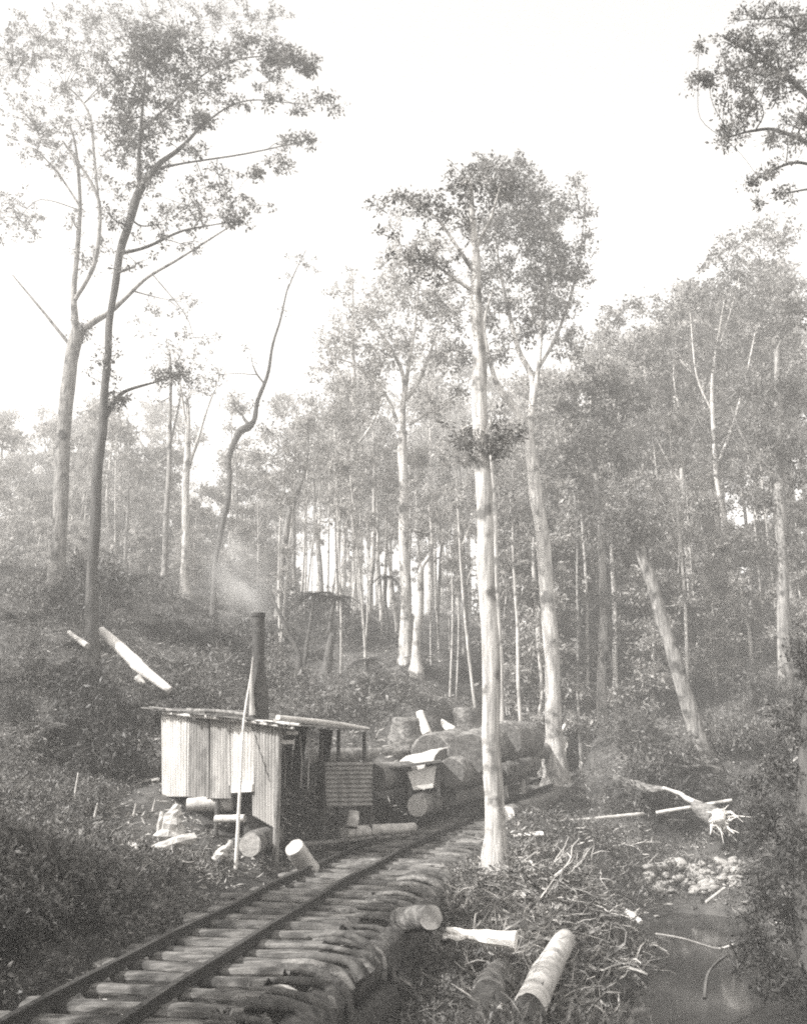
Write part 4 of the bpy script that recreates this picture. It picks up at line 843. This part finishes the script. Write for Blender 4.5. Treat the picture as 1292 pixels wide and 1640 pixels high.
chunk('tree_stump', 'jagged sunlit stump in the heap left of the shed', 'stump', [(272, 1345, 17.4, 30), (275, 1318, 17.4, 20), (280, 1302, 17.4, 12), (284, 1288, 17.4, 4)], 'log_pale', 11, .3)
chunk('tree_stump', 'narrow pale spike of broken wood left of the jagged stump', 'stump', [(255, 1340, 17.3, 8), (258, 1315, 17.3, 6), (259, 1300, 17.3, 3)], 'log_pale', 8, .2)
chunk('log', 'pale root-end piece lying below the jagged stump on the left', 'log', [(203, 1398, 15.8, 9), (212, 1378, 15.8, 11), (220, 1360, 15.8, 8), (206, 1352, 15.9, 4)], 'log_pale', 9, .22)
chunk('log', 'weathered log stretching right from the jagged stump', 'log', [(245, 1362, 16.6, 10), (280, 1350, 16.8, 12), (312, 1342, 17, 9)], 'log_pale', 10, .2)
chunk('fallen_branch', 'gnarled root piece with a horn in front of the shed', 'branch', [(345, 1378, 16.6, 9), (355, 1366, 16.6, 11), (366, 1358, 16.6, 8), (370, 1346, 16.6, 4)], 'log_pale', 9, .22)
# tangle of roots and sticks on the right heap and elsewhere: each stick its own object
random.seed(101)
GS = 'broken sticks and roots on the heap by the creek'
sp = []
for k_ in range(5):
    mb = MB(); pts = [(Vector((0, 0, 0)), .022)]; p = Vector((0, 0, 0)); d = Vector((1, 0, .1))
    for i in range(5): d = (d + Vector([random.uniform(-.45, .45) for _ in range(3)])).normalized(); p = p + d * .2; pts.append((p.copy(), .022 * (1 - .15 * (i + 1))))
    s_ = smooth(pts, 4); mb.tube([a for a, r in s_], [r for a, r in s_], 6)
    q = pts[3][0]; mb.tube([q, q + Vector((.1, .15, .1)), q + Vector((.18, .32, .12))], [.014, .01, .004], 5)
    q = pts[2][0]; mb.tube([q, q + Vector((.08, -.12, .05)), q + Vector((.1, -.25, .14))], [.012, .009, .003], 5)
    sp.append(mb.build('broken_stick', M['log_pale' if k_ % 2 else 'bark_mid']))
fs_ = [True] * 5
spots = []
for i in range(52): spots.append((random.uniform(770, 1030), random.uniform(1350, 1500)))
for i in range(24): spots.append((random.gauss(900, 70), random.gauss(1420, 35)))
for i in range(16): spots.append((random.uniform(180, 420), random.uniform(1385, 1440)))
for i in range(14): spots.append((random.uniform(700, 860), random.uniform(1500, 1600)))
for x, y in spots:
    h = hit(x, y, 10)
    if h is None or h.y > 30 or h.z < CAMZ - 3.38: continue
    if dtrack(h.x, h.y)[0][0] < 1.6: continue
    k_ = random.randrange(5)
    if fs_[k_]: o = sp[k_]; fs_[k_] = False
    else: o = sp[k_].copy(); COL.objects.link(o)
    o.location = h + Vector((0, 0, .05)); o.rotation_euler = (random.uniform(-.4, .4), random.uniform(-.25, .25), random.uniform(0, 6.28)); s_ = random.uniform(.4, 1.05) * (.6 if x < 450 else 1); o.scale = (s_,) * 3
    tag(o, 'forked broken stick in the tangle of roots and cuttings on the ground', 'stick', GS)
# stones by the creek
def stone(seed):
    random.seed(seed); import bmesh
    bm = bmesh.new(); bmesh.ops.create_icosphere(bm, subdivisions=3, radius=1)
    ph = [random.uniform(0, 6) for _ in range(6)]
    for v in bm.verts:
        c = v.co; k_ = 1 + .16 * math.sin(2.3 * c.x + ph[0]) + .14 * math.sin(2.9 * c.y + ph[1]) + .12 * math.sin(3.4 * c.z + ph[2]) + .05 * math.sin(7 * c.x + 6 * c.y + ph[3])
        v.co = Vector((c.x * k_, c.y * k_ * .85, c.z * k_ * .6))
    me = bpy.data.meshes.new('river_stone'); bm.to_mesh(me); bm.free(); me.materials.append(M['stone'])
    for p in me.polygons: p.use_smooth = True
    o = bpy.data.objects.new('river_stone', me); COL.objects.link(o); return o
st = [stone(s) for s in (1, 2, 3, 4)]; random.seed(111); ff = [True] * 4
pl = [(random.uniform(1035, 1195), random.uniform(1380, 1432)) for _ in range(85)] + [(1049, 1412), (937, 1558), (1012, 1520), (846, 1386), (1050, 1470), (242, 1458)]
for x, y in pl:
    h = hit(x, y, 10)
    if h is None: continue
    k_ = random.randrange(4)
    if ff[k_]: o = st[k_]; ff[k_] = False
    else: o = st[k_].copy(); COL.objects.link(o)
    s_ = random.uniform(.05, .16) * (h.y / 22); o.location = (h.x, h.y, max(h.z, CAMZ - 3.42) + s_ * .3); o.scale = (s_ * random.uniform(.8, 1.4), s_, s_ * random.uniform(.7, 1.1)); o.rotation_euler = (random.uniform(-.3, .3), random.uniform(-.3, .3), random.uniform(0, 6.28))
    tag(o, 'rounded grey stone on the shingle at the edge of the creek', 'stone', 'stones at the edge of the creek')
chunk('fallen_branch', 'thin bare branch poking out of the creek at the lower right', 'branch', [(1050, 1496, 15.5, 1.5), (1090, 1503, 15.6, 2), (1120, 1512, 15.7, 2), (1150, 1520, 15.8, 2), (1175, 1512, 15.8, 1)], 'log_pale', 6, .05)
chunk('fallen_branch', 'short stick standing in the water below the stones', 'branch', [(1130, 1445, 20, 2.4), (1146, 1433, 20.2, 2.4), (1160, 1422, 20.4, 2)], 'log_pale', 6, .05)
chunk('fallen_branch', 'dark curved root dipping into the creek at the right edge', 'branch', [(1128, 1600, 13, 4), (1132, 1565, 13.3, 3.5), (1145, 1545, 13.6, 3), (1165, 1530, 13.8, 2)], 'bark_dark', 6, .08)

# ------------------------------------------------------------------ shed
Cn = at(443, 1385, 18.0); Cn.z = 0; Lf = at(258, 1300, 20.3); Lf.z = 0
wu = (Lf - Cn).normalized(); wn = Vector((wu.y, -wu.x, 0)); wn = wn if wn.y < 0 else -wn          # outward normal (towards the camera)
def onwall(px, py, off=0.):
    d = Vector(dirp(px, py)); o = Vector((0, 0, CAMZ)); pl0 = Vector((Cn.x, Cn.y, 0)) + wn * off
    t = (pl0 - o).dot(wn) / d.dot(wn); return o + d * t
shed = empty('shed', (Cn.x - 1, Cn.y + 1.6, g1(Cn.x, Cn.y)), 'makeshift open-sided shed clad in upright corrugated iron beside the tramway', 'shed'); so = shed.location
def corr(p00, p10, p01, p11, nrm, m_, name='wall_sheet', pitch=.088, amp=.019, along='u', parent=shed):
    """corrugated sheet on the quad p00 (lower left) p10 (lower right) p01 (upper left) p11"""
    Wd = (p10 - p00).length; Ht = (p01 - p00).length; mb_ = MB()
    nu = int(Wd / pitch * 6) if along == 'u' else 6; nv = 8 if along == 'u' else int(Ht / pitch * 6); vs = []
    ph = random.uniform(0, 9)
    for layer in (0, 1):
        for j in range(nv + 1):
            for i in range(nu + 1):
                u, v = i / nu, j / nv; p = p00.lerp(p10, u).lerp(p01.lerp(p11, u), v)
                s_ = u * Wd if along == 'u' else v * Ht
                vs.append((p + nrm * (amp * math.sin(2 * math.pi * s_ / pitch) + .012 * math.sin(3 * u + 2.2 * v + ph) - layer * .003))[:])
    k_ = (nu + 1) * (nv + 1); fs = []
    for j in range(nv):
        for i in range(nu):
            a = j * (nu + 1) + i; fs.append((a, a + 1, a + nu + 2, a + nu + 1)); fs.append((k_ + a, k_ + a + nu + 1, k_ + a + nu + 2, k_ + a + 1))
    mb_.add(vs, fs, 0, True); return mb_.build(name, m_, parent, so if parent is shed else parent.location)
random.seed(120)
sheets = [(259, 303, 1146, 1150, 1276, 1276, 'iron_a'), (299, 335, 1148, 1152, 1276, 1278, 'iron_b'), (332, 370, 1152, 1156, 1279, 1279, 'iron_c'), (366, 407, 1155, 1160, 1258, 1262, 'iron_a'), (404, 444, 1159, 1161, 1306, 1328, 'iron_c')]
for i, (x0, x1, t0, t1, b0, b1, m_) in enumerate(sheets):
    o_ = .012 * (i % 2)
    corr(onwall(x0, b0, o_), onwall(x1, b1, o_), onwall(x0, t0, o_), onwall(x1, t1, o_), wn, M[m_])
def spost(name, a, b_, r, m_='bark_mid', sides=8):
    mb_ = MB(); a = Vector(a); b_ = Vector(b_); mb_.tube([a, (a + b_) / 2 + Vector((.01, 0, 0)), b_], [r * 1.05, r, r * .92], sides, noise=.04); return mb_.build(name, M[m_], shed, so)
rz0 = at(455, 1158, 17.8)
FLc, FRc, BRc = at(242, 1136, 20.5), at(456, 1162, 17.7), at(590, 1169, 22.3); BLc = FLc + (BRc - FRc) + Vector((0, 0, .1))
gsh = g1(Cn.x, Cn.y)
def roofz(p):
    n_ = (FRc - FLc).cross(BRc - FRc); return FRc.z - ((p.x - FRc.x) * n_.x + (p.y - FRc.y) * n_.y) / n_.z
def vpost(px, Y, ytop=None, r=.05, m_='bark_mid'):
    p = at(px, 1300, Y); return spost('post', (p.x, p.y, g1(p.x, p.y) - .2), (p.x, p.y, roofz(p) - .05), r, m_)
vpost(443, 18.06, r=.06); vpost(262, 20.35, r=.05); vpost(540, 21.6, r=.045, m_='bark_dark'); vpost(512, 20.6, r=.05, m_='bark_dark'); vpost(582, 22.1, r=.045, m_='bark_dark')
pb = Vector((BLc.x + .3, BLc.y - .2, 0)); spost('post', (pb.x, pb.y, g1(pb.x, pb.y) - .2), (pb.x, pb.y, roofz(pb) - .05), .05)
pm = onwall(352, 1200, -.08); spost('post', (pm.x, pm.y, g1(pm.x, pm.y) - .2), (pm.x, pm.y, roofz(pm) - .05), .05, 'bark_dark')
# roof of bark slabs and boards
random.seed(130)
for i in range(15):
    t = i / 14; a = FLc.lerp(FRc, t); b_ = BLc.lerp(BRc, t); d = (b_ - a); a = a - d * random.uniform(.0, .05); b_ = b_ + d * random.uniform(-.02, .05)
    mb = MB(); wd_ = (FRc - FLc).length / 14 * random.uniform(1.0, 1.25)
    mb.box((a + b_) / 2 + Vector((0, 0, .015 + .02 * (i % 2))), (b_ - a).length, wd_, .018, ax=(b_ - a), az=(FRc - FLc).cross(BRc - FRc) * (1 if (FRc - FLc).cross(BRc - FRc).z > 0 else -1), jit=.006)
    mb.build('roof_slab', M['sleeper' if i % 3 else 'iron_b'], shed, so)
def rp_(x0, y0, Y0, x1, y1, Y1, r, m_='log_pale'):
    a = at(x0, y0, Y0); b_ = at(x1, y1, Y1); mb_ = MB(); pts = [a.lerp(b_, t) + Vector((0, 0, .02 * math.sin(t * 5 + x0))) for t in np.linspace(0, 1, 7)]; mb_.tube(pts, [r * (1 - .25 * t) for t in np.linspace(0, 1, 7)], 8, noise=.06); mb_.build('roof_pole', M[m_], shed, so)
rp_(262, 1140, 20.2, 470, 1167, 17.5, .035); rp_(300, 1136, 19.8, 395, 1145, 18.6, .045, 'bark_mid'); rp_(240, 1135, 20.6, 330, 1142, 19.4, .03, 'bark_mid'); rp_(330, 1147, 19.2, 480, 1163, 17.4, .04)
rp_(445, 1148, 17.9, 590, 1167, 22.2, .05, 'wood_white'); rp_(440, 1156, 17.8, 560, 1163, 21.2, .045); rp_(480, 1158, 18.6, 592, 1169, 22.4, .035, 'bark_mid'); rp_(455, 1153, 18.6, 520, 1160, 20, .05, 'wood_white')
# interior: back wall slabs and hanging boards on the open side
for i in range(11):
    t = i / 10
    if i in (6, 8, 9, 10): continue
    a = BLc.lerp(BRc, t); ins = (FRc - BRc).normalized() * .35; p = a + ins; mb = MB(); gz = g1(p.x, p.y)
    mb.box((p.x, p.y, (gz + roofz(p) - .1) / 2), .34, .03, roofz(p) - .1 - gz, ax=(BRc - BLc), jit=.012); mb.build('back_board', M['bark_dark'], shed, so)
for x, t_, b_, w_ in ((482, 1176, 1262, 9), (493, 1172, 1264, 8), (456, 1195, 1262, 5)):
    Y_ = 19.4; p0 = at(x, b_, Y_); p1 = at(x - 2, t_, Y_); mb = MB(); mb.tube([p0, p0.lerp(p1, .5) + Vector((.03, 0, 0)), p1], [w_ / 2 * ppm(1200, Y_)] * 3, 7, noise=.1, flat=.3); mb.build('hanging_sack', M['cloth'], shed, so)
for x0, x1, y_ in ((455, 474, 1174), (446, 469, 1189)):
    a = at(x0, y_, 18.5); b_ = at(x1, y_, 18.7); mb = MB(); mb.box((a + b_) / 2, (b_ - a).length, .14, .07, ax=(b_ - a), jit=.006); mb.build('shelf_board', M['white'], shed, so)
a = onwall(372, 1264, .04); b_ = onwall(405, 1262, .04); mb = MB(); mb.box((a + b_) / 2, (b_ - a).length, .06, .14, ax=(b_ - a), jit=.006); mb.build('sill_board', M['white'], shed, so)
a = onwall(404, 1165, .03); b_ = onwall(432, 1252, .03); mb = MB(); mb.tube([a, b_], [.008, .008], 5); mb.build('guy_wire', M['rail'], shed, so)
# low panel of horizontal corrugated iron
pc = [at(522, 1292, 19.9), at(597, 1291, 20.9), at(520, 1221, 19.9), at(596, 1220, 20.9)]
pn = (pc[1] - pc[0]).cross(Vector((0, 0, 1))).normalized(); pn = pn if pn.y < 0 else -pn
panel = empty('iron_screen', Vector((pc[0].x, pc[0].y, g1(pc[0].x, pc[0].y))), 'low screen of corrugated iron with horizontal ribs right of the shed', 'screen')
corr(pc[0], pc[1], pc[2], pc[3], pn, M['iron_b'], 'sheet', along='v', parent=panel)
for q in (pc[0], pc[1]):
    mb = MB(); p = q - pn * .06; top = CAMZ + dirp(560, 1222)[2] / dirp(560, 1222)[1] * q.y; mb.tube([(p.x, p.y, g1(p.x, p.y) - .15), (p.x, p.y, top)], [.04, .035], 7, noise=.05); mb.build('post', M['bark_dark'], panel, panel.location)
# chimney
cb_ = at(413, 1145, 19.6); ct = at(414, 984, 19.6); s_ = ppm(1100, 19.6) * 1.18
ch = empty('chimney', (cb_.x, cb_.y, g1(cb_.x, cb_.y)), 'dark iron chimney with a flared foot rising through the shed roof and smoking', 'chimney')
mb = MB(); mid = cb_.lerp(ct, .42); mb.tube([(cb_.x, cb_.y, g1(cb_.x, cb_.y) - .1), cb_ + Vector((0, 0, -.3)), cb_, cb_.lerp(ct, .2), cb_.lerp(ct, .36), mid], [15 * s_, 15 * s_, 15 * s_, 14 * s_, 11 * s_, 9.5 * s_], 18, noise=.015)
mb.build('funnel_base', M['pipe'], ch, ch.location)
mb = MB(); mb.tube([mid + Vector((0, 0, -.03)), ct], [8.8 * s_, 8.4 * s_], 18, noise=.01); mb.build('flue', M['pipe'], ch, ch.location)
mb = MB(); mb.tube([at(404, 1146, 19.3), at(403, 1100, 19.35), at(405, 1052, 19.4)], [.065, .04, .015], 10, noise=.04); mb.build('draught_cone', M['iron_c'], ch, ch.location)  # added pale cone imitating the sunlit side of the chimney's flare
mb = MB(); mb.tube([ct + Vector((0, 0, -.05)), ct + Vector((0, 0, .02))], [9.8 * s_, 9.8 * s_], 18); mb.build('rim', M['pipe'], ch, ch.location)
# tall thin pole in front of the shed
p0 = at(377, 1394, 17); p0.z = g1(p0.x, p0.y) - .15; W_ = [(p0, .035), (at(384, 1270, 17.0), .03), (at(390, 1160, 17.1), .024), (at(401, 1085, 17.2), .012), (at(404, 1060, 17.2), .006)]
s2 = smooth(W_, 5); mb = MB(); mb.tube([p for p, r in s2], [r for p, r in s2], 8); tag(mb.build('pole', M['wood_white'], None, p0), 'tall thin pale pole standing upright in front of the shed', 'pole')
# white-fronted box under a board, by the log pile
bxY = 23.4; bp0 = at(676, 1245, bxY)
bx = empty('water_tank', Vector((bp0.x, bp0.y, g1(bp0.x, bp0.y))), 'box with a pale front under a slanting board beside the log pile', 'box')
mb = MB(); q = [(652, 1237), (698, 1226), (693, 1262), (662, 1266)]
P_ = [at(x, y, bxY) for x, y in q]; Bk = [p + Vector((.15, .7, 0)) for p in P_]
mb.add([p[:] for p in P_ + Bk], [(0, 1, 2, 3)[::-1], (4, 5, 6, 7), (0, 4, 5, 1)[::-1], (1, 5, 6, 2)[::-1], (2, 6, 7, 3)[::-1], (3, 7, 4, 0)[::-1]], 0, False); o = mb.build('body', M['white'], bx, bx.location)
a = at(624, 1231, bxY - .05); b_ = at(706, 1219, bxY - .05); mb = MB(); mb.box((a + b_) / 2 + Vector((0, .3, 0)), (b_ - a).length, .9, .05, ax=(b_ - a)); mb.build('lid_board', M['sleeper'], bx, bx.location)
for x in (701, 655):
    a = at(x, 1224, bxY + .1); mb = MB(); zb = at(x, 1276, bxY).z; mb.box((a.x, a.y, (a.z + zb) / 2), .09, .09, a.z - zb, jit=.01); mb.build('leg', M['bark_dark'], bx, bx.location)
# debris slabs left of the shed
chunk('slab', 'dim squared slab lying left of the shed wall', 'slab', [(228, 1252, 21.2, 4), (245, 1250, 21.2, 6), (256, 1250, 21.2, 6)], 'log_pale', 6, .1, .6)

# ------------------------------------------------------------------ smoke and haze
def volume_mat(name, dens, noise=None, col=(1, .99, .97), aniso=0.):
    m_ = bpy.data.materials.new(name); m_.use_nodes = True; n_ = m_.node_tree.nodes; l = m_.node_tree.links
    n_.remove(n_['Principled BSDF']); v = n_.new('ShaderNodeVolumePrincipled'); v.inputs['Color'].default_value = (*col, 1); v.inputs['Density'].default_value = dens; v.inputs['Anisotropy'].default_value = aniso
    l.new(v.outputs[0], n_['Material Output'].inputs['Volume'])
    if noise:
        tc = n_.new('ShaderNodeTexCoord'); no_ = n_.new('ShaderNodeTexNoise'); no_.inputs['Scale'].default_value = noise; no_.inputs['Detail'].default_value = 4
        l.new(tc.outputs['Object'], no_.inputs[0]); mr = n_.new('ShaderNodeMapRange'); mr.inputs[1].default_value = .38; mr.inputs[2].default_value = .72; mr.inputs[4].default_value = dens
        l.new(no_.outputs[0], mr.inputs[0]); l.new(mr.outputs[0], v.inputs['Density'])
    return m_
sv = volume_mat('smoke', .5, 1.7); n_ = sv.node_tree.nodes; l = sv.node_tree.links
tc = n_.new('ShaderNodeTexCoord'); mp = n_.new('ShaderNodeMapping'); mp.inputs['Location'].default_value = (-1, -1, -1); mp.inputs['Scale'].default_value = (2, 2, 2)
gr_ = n_.new('ShaderNodeTexGradient'); gr_.gradient_type = 'QUADRATIC_SPHERE'; mm = n_.new('ShaderNodeMath'); mm.operation = 'MULTIPLY'; m2 = n_.new('ShaderNodeMath'); m2.operation = 'MULTIPLY'; m2.inputs[1].default_value = 3.0
l.new(tc.outputs['Generated'], mp.inputs[0]); l.new(mp.outputs[0], gr_.inputs[0]); v_ = [x for x in n_ if x.type == 'PRINCIPLED_VOLUME'][0]; src_ = v_.inputs['Density'].links[0].from_socket
l.new(src_, mm.inputs[0]); l.new(gr_.outputs[0], mm.inputs[1]); l.new(mm.outputs[0], m2.inputs[0]); l.new(m2.outputs[0], v_.inputs['Density'])
a = at(424, 1040, 19.7); b_ = at(345, 825, 21.0); mb = MB(); mb.tube([Vector((0, 0, -math.cos(q) * 1.0)) for q in np.linspace(.05, 3.09, 14)], [math.sin(q) for q in np.linspace(.05, 3.09, 14)], 20)
sm_ = mb.build('smoke', sv, None, (0, 0, 0)); sm_.location = (a + b_) / 2; sm_.rotation_euler = (b_ - a).to_track_quat('Z', 'Y').to_euler(); sm_.scale = (1.0, 1.0, (b_ - a).length / 2)
tag(sm_, 'thin pale smoke drifting up and left from the shed chimney', 'smoke', kind='stuff')
mb = MB(); mb.box((0, 50, 18), 340, 210, 60); hz = mb.build('haze', volume_mat('haze', .0042)); tag(hz, kind='stuff'); tag(hz, 'bright haze filling the clearing and forest', 'haze')
